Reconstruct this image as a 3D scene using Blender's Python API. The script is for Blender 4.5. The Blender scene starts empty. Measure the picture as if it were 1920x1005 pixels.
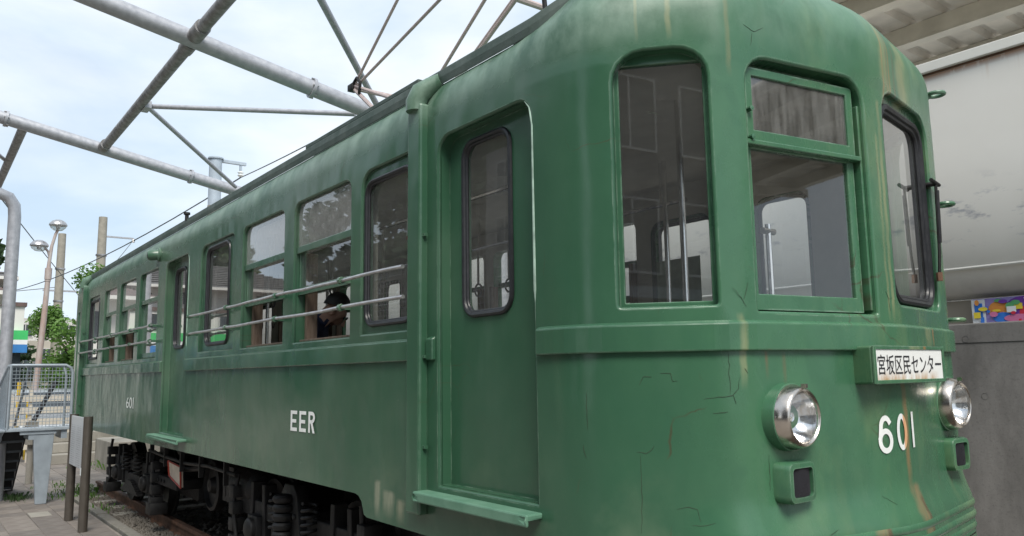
import bpy, bmesh, math, random
from mathutils import Vector, Matrix
from mathutils.geometry import delaunay_2d_cdt
R = random.Random(7)
S = bpy.context.scene
C = S.collection

# ------------------------------------------------------------------ camera, sky, sun, exposure
cd = bpy.data.cameras.new('camera'); cam = bpy.data.objects.new('camera', cd); C.objects.link(cam)
cam.matrix_world = Matrix(((0.605161, 0.115231, 0.78772, 0.0), (0.795956, -0.068559, -0.601459, -1.95),
                           (-0.015301, 0.99097, -0.133208, 1.62), (0, 0, 0, 1)))
cd.sensor_width = 36; cd.lens = 27.75; cd.clip_start = .05; cd.clip_end = 2000
S.camera = cam
SUN_AZ = (0.75, -0.36); SUN_EL = math.radians(52)
w = bpy.data.worlds.new('World'); S.world = w; w.use_nodes = True
nt = w.node_tree; nt.nodes.clear()
def wn(t, **k):
    n = nt.nodes.new(t)
    for a, b in k.items(): setattr(n, a, b)
    return n
sky = wn('ShaderNodeTexSky', sky_type='NISHITA', sun_disc=False, sun_elevation=SUN_EL,
         sun_rotation=math.atan2(SUN_AZ[0], SUN_AZ[1]), air_density=1.0, dust_density=1.4, ozone_density=1.2)
tc = wn('ShaderNodeTexCoord')
mp = wn('ShaderNodeMapping'); mp.inputs['Scale'].default_value = (1.0, 1.0, 2.6)
nz = wn('ShaderNodeTexNoise'); nz.inputs['Scale'].default_value = 2.3; nz.inputs['Detail'].default_value = 7; nz.inputs['Roughness'].default_value = .55
nz.inputs['Distortion'].default_value = .5
rp = wn('ShaderNodeMapRange'); rp.inputs[1].default_value = .36; rp.inputs[2].default_value = .66; rp.inputs[3].default_value = .76; rp.inputs[4].default_value = .97
mx = wn('ShaderNodeMixRGB'); mx.inputs[2].default_value = (6.6, 7.7, 8.8, 1)
nz2 = wn('ShaderNodeTexNoise'); nz2.inputs['Scale'].default_value = 3.4; nz2.inputs['Detail'].default_value = 6
cr = wn('ShaderNodeMixRGB'); cr.inputs[1].default_value = (5.1, 6.3, 7.5, 1); cr.inputs[2].default_value = (7.9, 8.4, 8.9, 1)
bg = wn('ShaderNodeBackground'); bg.inputs[1].default_value = .095
wo = wn('ShaderNodeOutputWorld')
L = nt.links.new
L(tc.outputs['Generated'], mp.inputs[0]); L(mp.outputs[0], nz.inputs[0]); L(mp.outputs[0], nz2.inputs[0])
L(nz.outputs[0], rp.inputs[0]); L(rp.outputs[0], mx.inputs[0]); L(sky.outputs[0], mx.inputs[1])
rp2 = wn('ShaderNodeMapRange'); rp2.inputs[1].default_value = .35; rp2.inputs[2].default_value = .68
L(nz2.outputs[0], rp2.inputs[0]); L(rp2.outputs[0], cr.inputs[0]); L(cr.outputs[0], mx.inputs[2])
L(mx.outputs[0], bg.inputs[0]); L(bg.outputs[0], wo.inputs[0])
sl = bpy.data.lights.new('sun', 'SUN'); sl.energy = 2.7; sl.angle = math.radians(26); sl.color = (1, .95, .87)
so = bpy.data.objects.new('sun', sl); C.objects.link(so)
sd = Vector((SUN_AZ[0], SUN_AZ[1], 0)).normalized() * math.cos(SUN_EL) + Vector((0, 0, math.sin(SUN_EL)))
so.rotation_euler = sd.to_track_quat('Z', 'Y').to_euler(); so.location = (0, 0, 20)
S.view_settings.view_transform = 'Standard'; S.view_settings.look = 'None'
S.view_settings.exposure = 0.55; S.view_settings.gamma = 1; S.view_settings.use_curve_mapping = False
S.render.engine = 'CYCLES'
S.cycles.max_bounces = 8; S.cycles.transparent_max_bounces = 16
S.cycles.use_denoising = True

# ------------------------------------------------------------------ materials
class NT:
    def __init__(s, name):
        s.m = bpy.data.materials.new(name); s.m.use_nodes = True; s.t = s.m.node_tree; s.t.nodes.clear()
    def n(s, typ, **k):
        nd = s.t.nodes.new('ShaderNode' + typ)
        ins = k.pop('i', {})
        for a, b in k.items(): setattr(nd, a, b)
        for a, b in ins.items(): s.set(nd.inputs[a], b)
        return nd
    def set(s, sock, v):
        if hasattr(v, 'links') or isinstance(v, bpy.types.NodeSocket): s.t.links.new(v, sock)
        else:
            if isinstance(v, tuple) and len(v) == 3 and sock.type == 'RGBA': v = v + (1,)
            sock.default_value = v
    def math(s, op, a, b=0.0, c=None, clamp=False):
        nd = s.n('Math', operation=op, use_clamp=clamp); s.set(nd.inputs[0], a); s.set(nd.inputs[1], b)
        if c is not None: s.set(nd.inputs[2], c)
        return nd.outputs[0]
    def noise(s, vec, scale, detail=4, rough=.55, dist=0):
        nd = s.n('TexNoise', i={'Scale': scale, 'Detail': detail, 'Roughness': rough, 'Distortion': dist})
        if vec is not None: s.set(nd.inputs[0], vec)
        return nd.outputs[0]
    def rng(s, v, a, b, c=0., d=1., smooth=False):
        nd = s.n('MapRange'); nd.interpolation_type = 'SMOOTHSTEP' if smooth else 'LINEAR'
        for k, x in enumerate((v, a, b, c, d)): s.set(nd.inputs[k], x)
        return nd.outputs[0]
    def mix(s, f, a, b, mode='MIX'):
        nd = s.n('MixRGB', blend_type=mode)
        for k, x in enumerate((f, a, b)): s.set(nd.inputs[k], x)
        return nd.outputs[0]
    def coord(s, kind='Object'): return s.n('TexCoord').outputs[kind]
    def scalev(s, v, sc):
        nd = s.n('VectorMath', operation='MULTIPLY'); s.set(nd.inputs[0], v); nd.inputs[1].default_value = sc; return nd.outputs[0]
    def bump(s, h, strength, dist, nrm=None):
        nd = s.n('Bump', i={'Strength': strength, 'Distance': dist, 'Height': h})
        if nrm is not None: s.set(nd.inputs['Normal'], nrm)
        return nd.outputs[0]
    def out(s, sh):
        o = s.n('OutputMaterial'); s.t.links.new(sh, o.inputs[0]); return s.m
    def principled(s, col, rough=.5, metal=0., nrm=None, spec=.5, **k):
        p = s.n('BsdfPrincipled'); s.set(p.inputs['Base Color'], col); s.set(p.inputs['Roughness'], rough); s.set(p.inputs['Metallic'], metal)
        s.set(p.inputs['Specular IOR Level'], spec)
        if nrm is not None: s.set(p.inputs['Normal'], nrm)
        for a, b in k.items(): s.set(p.inputs[a], b)
        return s.out(p.outputs[0])

def simple(name, col, rough=.5, metal=0., var=.25, scale=8, bump=.0, bd=.01, stretch=(1, 1, 1), col2=None, spec=.5, detail=5):
    t = NT(name); v = t.scalev(t.coord(), stretch)
    n = t.noise(v, scale, detail)
    c2 = col2 if col2 else tuple(c * (1 - var) for c in col)
    c1 = col if col2 else tuple(min(1, c * (1 + var)) for c in col)
    c = t.mix(t.rng(n, .3, .7), c2, c1)
    nr = t.bump(t.noise(v, scale * 4, 4), bump, bd) if bump else None
    r = t.rng(t.noise(v, scale * 2, 3), .3, .7, max(0, rough - .08), min(1, rough + .08))
    return t.principled(c, r, metal, nr, spec)

M = {}
def paint():
    t = NT('green_paint')
    uv = t.n('UVMap', uv_map='unroll').outputs[0]
    sep = t.n('SeparateXYZ'); t.set(sep.inputs[0], uv); s, z = sep.outputs[0], sep.outputs[1]
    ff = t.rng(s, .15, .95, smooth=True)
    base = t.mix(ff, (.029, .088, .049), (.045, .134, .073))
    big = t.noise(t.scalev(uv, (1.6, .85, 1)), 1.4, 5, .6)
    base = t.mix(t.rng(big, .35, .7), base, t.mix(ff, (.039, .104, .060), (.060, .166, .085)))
    med = t.noise(t.scalev(uv, (1.7, .9, 1)), 4.5, 6, .66, .4)
    base = t.mix(t.rng(med, .47, .75, 0, .26), base, (.021, .078, .045))
    # chalky run marks
    st = t.noise(t.scalev(uv, (4.6, .7, 1)), 1.0, 2.5, .5, .7)
    st2 = t.noise(t.scalev(uv, (1.3, .8, 1)), 1.7, 3)
    chalk = t.math('MULTIPLY', t.rng(st, .50, .76), t.rng(st2, .42, .68))
    notfront = t.math('SUBTRACT', 1.0, t.math('MULTIPLY', ff, .72))
    chalk = t.math('MULTIPLY', t.math('MULTIPLY', chalk, .15), notfront)
    base = t.mix(chalk, base, (.235, .315, .255))
    # shoulder and sill bleaching: paint worn thin where water runs over the roof edge and the belt
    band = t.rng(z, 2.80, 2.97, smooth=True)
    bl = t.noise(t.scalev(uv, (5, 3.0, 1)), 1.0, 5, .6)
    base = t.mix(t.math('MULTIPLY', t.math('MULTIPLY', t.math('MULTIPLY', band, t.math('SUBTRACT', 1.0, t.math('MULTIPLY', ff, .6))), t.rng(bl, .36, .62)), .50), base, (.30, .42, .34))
    low = t.math('MULTIPLY', t.rng(z, 1.35, .95), t.rng(t.noise(t.scalev(uv, (3.5, 3, 1)), 1.0, 5), .5, .72))
    base = t.mix(t.math('MULTIPLY', low, .24), base, (.26, .30, .20))
    # dusty film low on the side
    film = t.math('MULTIPLY', t.rng(t.noise(t.scalev(uv, (.55, .9, 1)), 1.4, 3), .42, .62), t.rng(s, .0, -2.2))
    base = t.mix(t.math('MULTIPLY', film, .24), base, (.20, .24, .185))
    # lime growth on the front
    alg = t.math('MULTIPLY', t.rng(s, .75, 1.9), t.rng(t.noise(t.scalev(uv, (4.5, 1.7, 1)), 1.3, 6, .65), .50, .74))
    base = t.mix(t.math('MULTIPLY', alg, .42), base, (.23, .29, .135))
    # repainted dark patches
    pat = t.noise(t.scalev(uv, (2.5, 2.1, 1)), 2.0, 2, .4, 1.2)
    base = t.mix(t.math('MULTIPLY', t.rng(pat, .60, .70), .22), base, (.028, .098, .056))
    # rust and water stains with their own places
    wob = t.noise(t.scalev(uv, (.3, 3.0, 1)), 2.0, 3)
    def streak(s0, z0, z1, wd, col, a, slope=0.):
        nonlocal base
        ds = t.math('SUBTRACT', s, t.math('ADD', t.math('MULTIPLY', t.math('SUBTRACT', wob, .5), wd * 2.2), s0))
        if slope: ds = t.math('ADD', ds, t.math('MULTIPLY', t.math('SUBTRACT', z, z1), slope))
        g = t.rng(t.math('ABSOLUTE', ds), wd, wd * .35)
        zz = t.math('MULTIPLY', t.rng(z, z0, z0 + .08), t.rng(z, z1, z1 - .02))
        br = t.rng(t.noise(t.scalev(uv, (30, 4, 1)), 1.0, 4), .3, .6, .35, 1.0)
        base = t.mix(t.math('MULTIPLY', t.math('MULTIPLY', g, zz), t.math('MULTIPLY', br, a)), base, col)
    OR, BR, YL = (.36, .17, .06), (.16, .095, .05), (.30, .30, .16)
    streak(1.665, 1.13, 1.575, .024, (.25, .16, .075), .75)
    streak(1.685, .86, 1.17, .055, (.23, .17, .09), .85, .2); streak(1.72, .86, 1.12, .018, (.10, .07, .04), .8, .3)
    streak(1.43, .88, 1.02, .018, (.28, .15, .06), .8, .8)
    streak(1.70, 2.70, 3.10, .010, OR, .7); streak(1.745, 2.72, 3.12, .008, BR, .75); streak(1.775, 2.74, 3.12, .010, OR, .6)
    streak(1.72, 2.65, 3.15, .05, YL, .5); streak(1.84, 2.76, 3.05, .012, BR, .6); streak(1.95, 2.72, 3.1, .08, YL, .6)
    streak(1.635, 1.80, 2.75, .016, YL, .55); streak(1.60, 1.80, 2.60, .012, YL, .45)
    streak(.90, 1.58, 1.70, .01, (.18, .10, .05), .8); streak(.795, 1.55, 1.83, .018, YL, .5)
    streak(.58, 2.86, 3.1, .014, YL, .5); streak(.80, 2.70, 3.08, .014, (.20, .20, .10), .5); streak(.46, 2.86, 3.2, .008, YL, .5)
    streak(2.05, 1.69, 1.80, .015, OR, .7); streak(1.98, 1.67, 1.80, .05, YL, .5); streak(.985, 1.55, 1.69, .012, BR, .5)
    streak(-1.2, .92, 1.06, .07, (.33, .33, .24), .7); streak(-1.08, .90, 1.03, .05, (.30, .29, .20), .6); streak(-1.32, .90, 1.1, .04, (.33, .33, .24), .6)
    # cracked paint: fine dark lines, only in a few places
    wv = t.n('VectorMath', operation='ADD'); t.set(wv.inputs[0], uv)
    t.set(wv.inputs[1], t.scalev(t.n('TexNoise', i={'Scale': 5., 'Detail': 4., 'Vector': uv}).outputs[1], (.14, .14, 0)))
    vo = t.n('TexVoronoi', feature='DISTANCE_TO_EDGE', i={'Scale': 3.4}); t.set(vo.inputs[0], wv.outputs[0])
    ck = t.math('MULTIPLY', t.rng(vo.outputs[0], .010, .003), t.rng(t.noise(t.scalev(uv, (1, 1, 1)), 2.3, 2), .57, .63))
    ck = t.math('MULTIPLY', ck, t.rng(s, -.1, .3, .5, 1.))
    base = t.mix(t.math('MULTIPLY', ck, .75), base, (.06, .055, .03))
    # chips
    chip = t.rng(t.noise(uv, 42, 3, .7), .735, .765)
    chip = t.math('MULTIPLY', chip, t.rng(t.noise(uv, 3.1, 2), .50, .62))
    base = t.mix(t.math('MULTIPLY', chip, .55), base, (.20, .27, .20))
    bv = t.n('Bevel', samples=3, i={'Radius': .007}); gm = t.n('NewGeometry')
    dp = t.n('VectorMath', operation='DOT_PRODUCT'); t.set(dp.inputs[0], bv.outputs[0]); t.set(dp.inputs[1], gm.outputs['Normal'])
    edge = t.math('MULTIPLY', t.rng(dp.outputs['Value'], .985, .90), t.rng(t.noise(uv, 9, 5, .65), .40, .62))
    base = t.mix(t.math('MULTIPLY', edge, .62), base, (.27, .37, .295))
    rough = t.math('ADD', t.rng(med, .3, .75, .16, .27), t.math('MULTIPLY', chalk, .5))
    rough = t.math('ADD', rough, t.math('MULTIPLY', ff, .06)); rough = t.math('ADD', rough, t.math('MULTIPLY', band, .20))
    h1 = t.noise(t.scalev(uv, (1.2, .9, 1)), 2.1, 2, .45)
    h2 = t.noise(t.scalev(uv, (6, 1.3, 1)), 1.0, 3)
    h3 = t.noise(uv, 85, 3, .6)
    nr = t.bump(h1, .52, .030); nr = t.bump(h2, .05, .012, nr); nr = t.bump(h3, .12, .0015, nr)
    nr = t.bump(t.math('ADD', ck, t.math('MULTIPLY', chip, .6)), -.5, .004, nr)
    return t.principled(base, rough, 0., nr, .5)
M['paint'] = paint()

def glass(name, tint=(.86, .90, .88), dust=.05, refl=1.45, streaks=False):
    t = NT(name)
    tr = t.n('BsdfTransparent', i={'Color': tint}); gl = t.n('BsdfGlossy', i={'Roughness': .015, 'Color': (1, 1, 1)})
    v = t.coord()
    nr = t.bump(t.noise(v, 1.3, 1), .05, .02); t.set(gl.inputs['Normal'], nr)
    lw = t.n('LayerWeight', i={'Blend': .5}); f = t.math('MULTIPLY_ADD', t.math('POWER', lw.outputs[1], 5.0), 2.3, .085, clamp=True)
    m1 = t.n('MixShader'); t.set(m1.inputs[0], f); t.set(m1.inputs[1], tr.outputs[0]); t.set(m1.inputs[2], gl.outputs[0])
    df = t.n('BsdfDiffuse', i={'Color': (.66, .67, .65)})
    dn = t.noise(t.scalev(v, (1, 1, .12) if streaks else (1, 1, .6)), 26 if streaks else 22, 7, .7)
    m2 = t.n('MixShader'); t.set(m2.inputs[0], t.rng(dn, .35, .72, dust * (.4 if streaks else .75), dust * (2 if streaks else 1.35))); t.set(m2.inputs[1], m1.outputs[0]); t.set(m2.inputs[2], df.outputs[0])
    return t.out(m2.outputs[0])
M['glass'] = glass('window_glass', tint=(.94, .96, .95), dust=.06)
M['dusty'] = glass('dusty_glass', dust=.26)
M['smoked'] = glass('grimy_glass', tint=(.42, .42, .41), dust=.10, streaks=True)
M['cabglass'] = glass('cab_glass', tint=(.95, .96, .96), dust=.022)
def rust_metal():
    t = NT('rusty_rail'); v = t.coord()
    n = t.noise(v, 9, 6); c = t.mix(t.rng(n, .35, .65), (.075, .042, .028), (.17, .085, .05))
    return t.principled(c, .75, .1, t.bump(t.noise(v, 60, 4), .4, .003))
M['rail'] = rust_metal()
def galv():
    t = NT('galvanized_pipe'); v = t.coord()
    n = t.noise(v, 14, 5); c = t.mix(t.rng(n, .3, .7), (.34, .35, .38), (.47, .48, .51))
    br = t.noise(t.scalev(v, (3, 3, 3)), 30, 4)
    c = t.mix(t.rng(br, .55, .75, 0, .4), c, (.30, .295, .30))
    return t.principled(c, t.rng(n, .3, .7, .38, .55), .35, t.bump(t.noise(v, 45, 3), .15, .002))
M['galv'] = galv()
def pipe_rusty():
    t = NT('weathered_pipe'); v = t.coord()
    n = t.noise(v, 12, 6, .65); c = t.mix(t.rng(n, .42, .64), (.19, .185, .18), (.34, .34, .35))
    return t.principled(c, .6, .25, t.bump(t.noise(v, 60, 3), .2, .002))
M['pipe2'] = pipe_rusty()
M['crack'] = simple('cracked_paint_edge', (.032, .045, .026), .8, 0, .4, 20)
M['step'] = simple('worn_step_paint', (.075, .18, .118), .55, 0, .25, 9, .2, .002, (1, 1, 1), (.125, .245, .17))
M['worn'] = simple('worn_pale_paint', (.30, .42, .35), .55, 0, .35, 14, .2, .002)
M['steel'] = simple('worn_steel_bar', (.46, .45, .45), .34, .8, .25, 22)
M['bluegrey'] = simple('blue_grey_steel', (.30, .345, .385), .5, .2, .12, 9)
M['stair'] = simple('dark_stair_steel', (.085, .095, .105), .55, .2, .15, 9)
M['dark'] = simple('sooty_iron', (.013, .0125, .013), .62, .2, .45, 12, .4, .004)
M['dark2'] = simple('greasy_iron', (.015, .0145, .0145), .55, .25, .5, 15, .4, .004)
M['brownrod'] = simple('oxidised_copper_rod', (.52, .43, .41), .5, .1, .12, 30)
M['rubber'] = simple('black_rubber', (.014, .015, .018), .42, 0, .3, 30)
M['roofgreen'] = simple('roof_green', (.040, .068, .056), .6, 0, .35, 7, .2, .004, (1, 1, 1), (.085, .112, .098))
M['interior'] = simple('interior_lining', (.46, .455, .40), .6, 0, .12, 5)
M['ceiling'] = simple('interior_ceiling', (.62, .61, .56), .6, 0, .1, 5)
M['floorwood'] = simple('oiled_floor', (.07, .05, .035), .55, 0, .3, 8, .1, .002, (1, 9, 1))
M['wood'] = simple('bare_wood_frame', (.09, .06, .042), .7, 0, .4, 14, .3, .003, (4, 4, .6), (.19, .145, .11))
M['seat'] = simple('seat_moquette', (.03, .05, .085), .85, 0, .2, 40)
M['chrome'] = simple('chrome', (.72, .71, .69), .16, 1., .12, 18)
M['bezel'] = simple('nickel_bezel', (.58, .53, .48), .24, 1., .2, 10)
M['reflector'] = simple('reflector', (.86, .87, .88), .14, 1., .05, 10)
M['ring'] = simple('strap_ring', (.10, .10, .10), .4)
M['strapw'] = simple('strap_webbing', (.34, .33, .30), .8)
M['letter'] = simple('white_lettering', (.78, .80, .78), .45, 0, .07, 30)
def rusty_letter():
    t = NT('rust_run_lettering'); v = t.coord(); sep = t.n('SeparateXYZ'); t.set(sep.inputs[0], v)
    f = t.rng(t.math('ABSOLUTE', t.math('SUBTRACT', sep.outputs[1], 1.252)), .026, .016)
    c = t.mix(t.math('MULTIPLY', f, .92), (.76, .79, .78), t.mix(t.noise(t.scalev(v, (1, 30, 4)), 3, 3), (.55, .22, .06), (.70, .40, .20)))
    return t.principled(c, .5)
M['letter0'] = rusty_letter()
M['black'] = simple('black_print', (.018, .018, .022), .5, 0, .2, 30)
def plate():
    t = NT('enamel_plate'); v = t.coord(); sep = t.n('SeparateXYZ'); t.set(sep.inputs[0], v)
    n = t.noise(t.scalev(v, (30, 30, 5)), 1.0, 5)
    f = t.math('MULTIPLY', t.rng(sep.outputs[2], 1.615, 1.575), t.rng(n, .38, .66))
    f = t.math('MAXIMUM', f, t.math('MULTIPLY', t.rng(sep.outputs[1], .915, .865), t.rng(n, .45, .7, 0, .5)))
    return t.principled(t.mix(f, (.78, .79, .77), (.48, .30, .15)), .35)
M['plate'] = plate()
def concrete(name, a, b, stain, sc=1.0):
    t = NT(name); v = t.coord()
    n = t.noise(v, 1.1 * sc, 7, .62); c = t.mix(t.rng(n, .3, .7), a, b)
    s = t.noise(t.scalev(v, (2.2, 2.2, .8)), 1.0 * sc, 7, .65); c = t.mix(t.rng(s, .48, .72, 0, .75), c, stain)
    f = t.noise(v, 60, 3); c = t.mix(t.rng(f, .55, .7, 0, .3), c, stain)
    return t.principled(c, .85, 0, t.bump(t.noise(v, 34, 5, .6), .35, .004), .3)
M['conc'] = concrete('stained_concrete', (.15, .145, .14), (.235, .225, .215), (.072, .069, .066))
M['conc2'] = concrete('pale_concrete', (.24, .225, .195), (.36, .34, .30), (.13, .125, .10))
M['conc3'] = concrete('light_concrete', (.38, .365, .33), (.48, .46, .42), (.28, .27, .24))
M['kerb'] = concrete('kerb_concrete', (.15, .14, .125), (.24, .23, .205), (.07, .075, .05), 2)
M['paver'] = simple('paving_tile', (.165, .140, .122), .8, 0, .2, 5, .3, .002, (1, 1, 1), (.235, .21, .185))
M['paver2'] = simple('paving_tile_dark', (.125, .108, .096), .8, 0, .2, 5, .3, .002, (1, 1, 1), (.185, .165, .148))
def paving_far():
    t = NT('paving'); v = t.coord()
    b = t.n('TexBrick', i={'Scale': 3.3, 'Color1': (.205, .18, .158, 1), 'Color2': (.25, .222, .195, 1), 'Mortar': (.10, .095, .085, 1), 'Mortar Size': .02, 'Brick Width': 1.0, 'Row Height': 1.0})
    t.set(b.inputs[0], v)
    c = t.mix(t.rng(t.noise(v, .6, 5), .35, .7, 0, .5), b.outputs[0], (.15, .135, .12))
    return t.principled(c, .85)
M['paving'] = paving_far()
M['ground'] = simple('bare_ground', (.115, .115, .08), .95, 0, .3, .3, col2=(.17, .155, .125))
M['ballast'] = simple('ballast_stone', (.085, .075, .062), .9, 0, .4, 9, col2=(.15, .135, .115))
M['bed'] = simple('ballast_soil', (.04, .034, .027), .95, 0, .4, 14, .8, .01)
def fascia():
    t = NT('white_fascia'); v = t.coord(); sep = t.n('SeparateXYZ'); t.set(sep.inputs[0], v)
    n = t.noise(v, .9, 5); c = t.mix(t.rng(n, .3, .7), (.72, .695, .65), (.79, .77, .73))
    # hand-high scuffs
    sc = t.math('MULTIPLY', t.rng(t.noise(t.scalev(v, (3, 1, 7)), 1.3, 6, .65), .57, .70), t.rng(t.math('ABSOLUTE', t.math('SUBTRACT', sep.outputs[2], 2.78)), .36, .08))
    c = t.mix(t.math('MULTIPLY', sc, .8), c, (.26, .27, .33))
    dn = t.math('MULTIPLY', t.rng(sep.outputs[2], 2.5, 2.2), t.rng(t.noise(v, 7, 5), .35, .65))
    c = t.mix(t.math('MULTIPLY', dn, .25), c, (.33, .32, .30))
    # rust along the seam
    ns = t.noise(t.scalev(v, (2.5, 1, 1)), 2.2, 6, .7)
    r = t.math('MULTIPLY', t.rng(t.math('ABSOLUTE', t.math('SUBTRACT', sep.outputs[2], 3.965)), .045, .0), t.rng(ns, .36, .50))
    c = t.mix(t.math('MULTIPLY', r, .9), c, (.34, .15, .07))
    dr = t.math('MULTIPLY', t.math('MULTIPLY', t.rng(sep.outputs[2], 3.80, 3.98), t.rng(sep.outputs[2], 4.0, 3.985)), t.rng(t.noise(t.scalev(v, (22, 1, .7)), 1, 4), .58, .72))
    c = t.mix(t.math('MULTIPLY', dr, .4), c, (.50, .33, .22))
    return t.principled(c, .42, 0, t.bump(t.noise(v, 2.5, 3), .1, .01))
M['fascia'] = fascia()
M['beige'] = simple('beige_panel', (.36, .31, .25), .7, 0, .08, 3)
M['under'] = simple('canopy_sheet', (.66, .60, .52), .7, 0, .12, 4, col2=(.50, .46, .40))
M['purlin'] = simple('canopy_purlin', (.66, .61, .52), .65, 0, .12, 4, col2=(.50, .46, .39))
M['whitepipe'] = simple('white_pipe', (.66, .64, .59), .5, 0, .08, 5)
M['white'] = simple('white_render', (.66, .65, .61), .8, 0, .07, 1.2)
M['cream'] = simple('cream_render', (.50, .46, .39), .8, 0, .08, 1.2)
M['tilegrey'] = simple('grey_roof_tile', (.095, .092, .092), .6, 0, .3, 3)
M['tilebrown'] = simple('brown_roof_tile', (.10, .066, .058), .6, 0, .3, 3)
M['green_sign'] = simple('green_sign_panel', (.05, .46, .13), .4, 0, .05, 3)
M['blue_sign'] = simple('blue_sign_panel', (.04, .20, .50), .4, 0, .05, 3)
M['white_sign'] = simple('white_sign_panel', (.72, .75, .75), .4, 0, .04, 3)
M['bglass'] = simple('building_window_glass', (.045, .055, .065), .08, 0, .2, 3)
M['frame_w'] = simple('window_frame', (.55, .54, .52), .5)
M['bark'] = simple('bark', (.065, .05, .037), .9, 0, .3, 12, .5, .01)
def leaf(name, a, b):
    t = NT(name); oi = t.coord(); n = t.noise(oi, .9, 4); n2 = t.noise(oi, 9, 2)
    c = t.mix(t.rng(n, .35, .65), a, b); c = t.mix(t.rng(n2, .4, .7, 0, .5), c, tuple(min(1, x * 1.5) for x in b))
    d = t.n('BsdfPrincipled', i={'Roughness': .55}); t.set(d.inputs['Base Color'], c)
    tl = t.n('BsdfTranslucent'); t.set(tl.inputs['Color'], c)
    m = t.n('MixShader', i={0: .3}); t.set(m.inputs[1], d.outputs[0]); t.set(m.inputs[2], tl.outputs[0]); return t.out(m.outputs[0])
M['leaf'] = leaf('fresh_leaves', (.055, .13, .022), (.12, .235, .045))
M['leafd'] = leaf('dark_leaves', (.022, .052, .018), (.05, .095, .032))
M['poleconc'] = simple('utility_pole_concrete', (.29, .27, .225), .8, 0, .15, 5)
M['polesteel'] = simple('painted_steel_pole', (.36, .42, .48), .5, .1, .1, 4)
M['lampost'] = simple('peeling_lamp_post', (.42, .40, .38), .6, .1, .2, 4, .1, .002, (1, 1, .5), (.34, .22, .175))
M['wire'] = simple('cable_black', (.05, .055, .06), .6)
M['cable'] = simple('catenary_cable', (.11, .125, .135), .5)
M['navy'] = simple('navy_cloth', (.014, .020, .052), .85, 0, .3, 25, .3, .004)
M['skin'] = simple('skin', (.36, .21, .15), .55, 0, .08, 20)
M['hair'] = simple('black_hair', (.012, .011, .011), .5, 0, .3, 60, .6, .004)
M['trouser'] = simple('dark_trousers', (.03, .03, .034), .85)
M['lens'] = glass('lamp_lens', tint=(.95, .95, .95), dust=.03)
M['ribbed'] = simple('dark_lens', (.028, .028, .034), .3)
M['post'] = simple('brown_bronze_post', (.105, .092, .078), .42, .5, .12, 10)
def board():
    t = NT('printed_board'); v = t.coord(); sep = t.n('SeparateXYZ'); t.set(sep.inputs[0], v)
    x, z = sep.outputs[0], sep.outputs[2]
    ln = t.math('FRACT', t.math('MULTIPLY', z, 42)); ln = t.rng(ln, .55, .62)
    wd = t.rng(t.noise(t.scalev(v, (60, 1, 42)), 1, 2), .45, .5)
    col = t.math('FRACT', t.math('MULTIPLY', x, 2.6)); cm = t.math('MULTIPLY', t.rng(col, .10, .12), t.rng(col, .86, .84))
    k = t.math('MULTIPLY', t.math('MULTIPLY', ln, wd), t.math('MULTIPLY', cm, t.rng(z, 1.12, 1.11)))
    return t.principled(t.mix(t.math('MULTIPLY', k, .6), (.52, .54, .56), (.16, .17, .18)), .3)
M['board'] = board()
M['notice'] = simple('notice_sheet', (.22, .30, .22), .6)
M['whiteboard'] = simple('advert_panel', (.62, .63, .60), .5, 0, .04, 3)
M['carpaint'] = simple('silver_car_paint', (.42, .44, .46), .3, .5, .05, 3)
M['yellow'] = simple('yellow_paint', (.62, .42, .03), .5)
M['teal'] = simple('teal_plastic', (.16, .34, .30), .5)
M['red'] = simple('red_paint', (.40, .05, .03), .5)
M['tag'] = simple('faded_plate', (.55, .47, .38), .6, 0, .2, 12)
for nm, c in (('p_blue', (.04, .20, .68)), ('p_purple', (.16, .04, .34)), ('p_red', (.62, .03, .06)), ('p_yellow', (.75, .60, .05)), ('p_orange', (.70, .28, .06)),
              ('p_white', (.74, .76, .78)), ('p_pink', (.62, .18, .35)), ('p_green', (.10, .35, .14)), ('p_lilac', (.30, .24, .55))): M[nm] = simple(nm, c, .5, 0, .05, 10)

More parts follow.
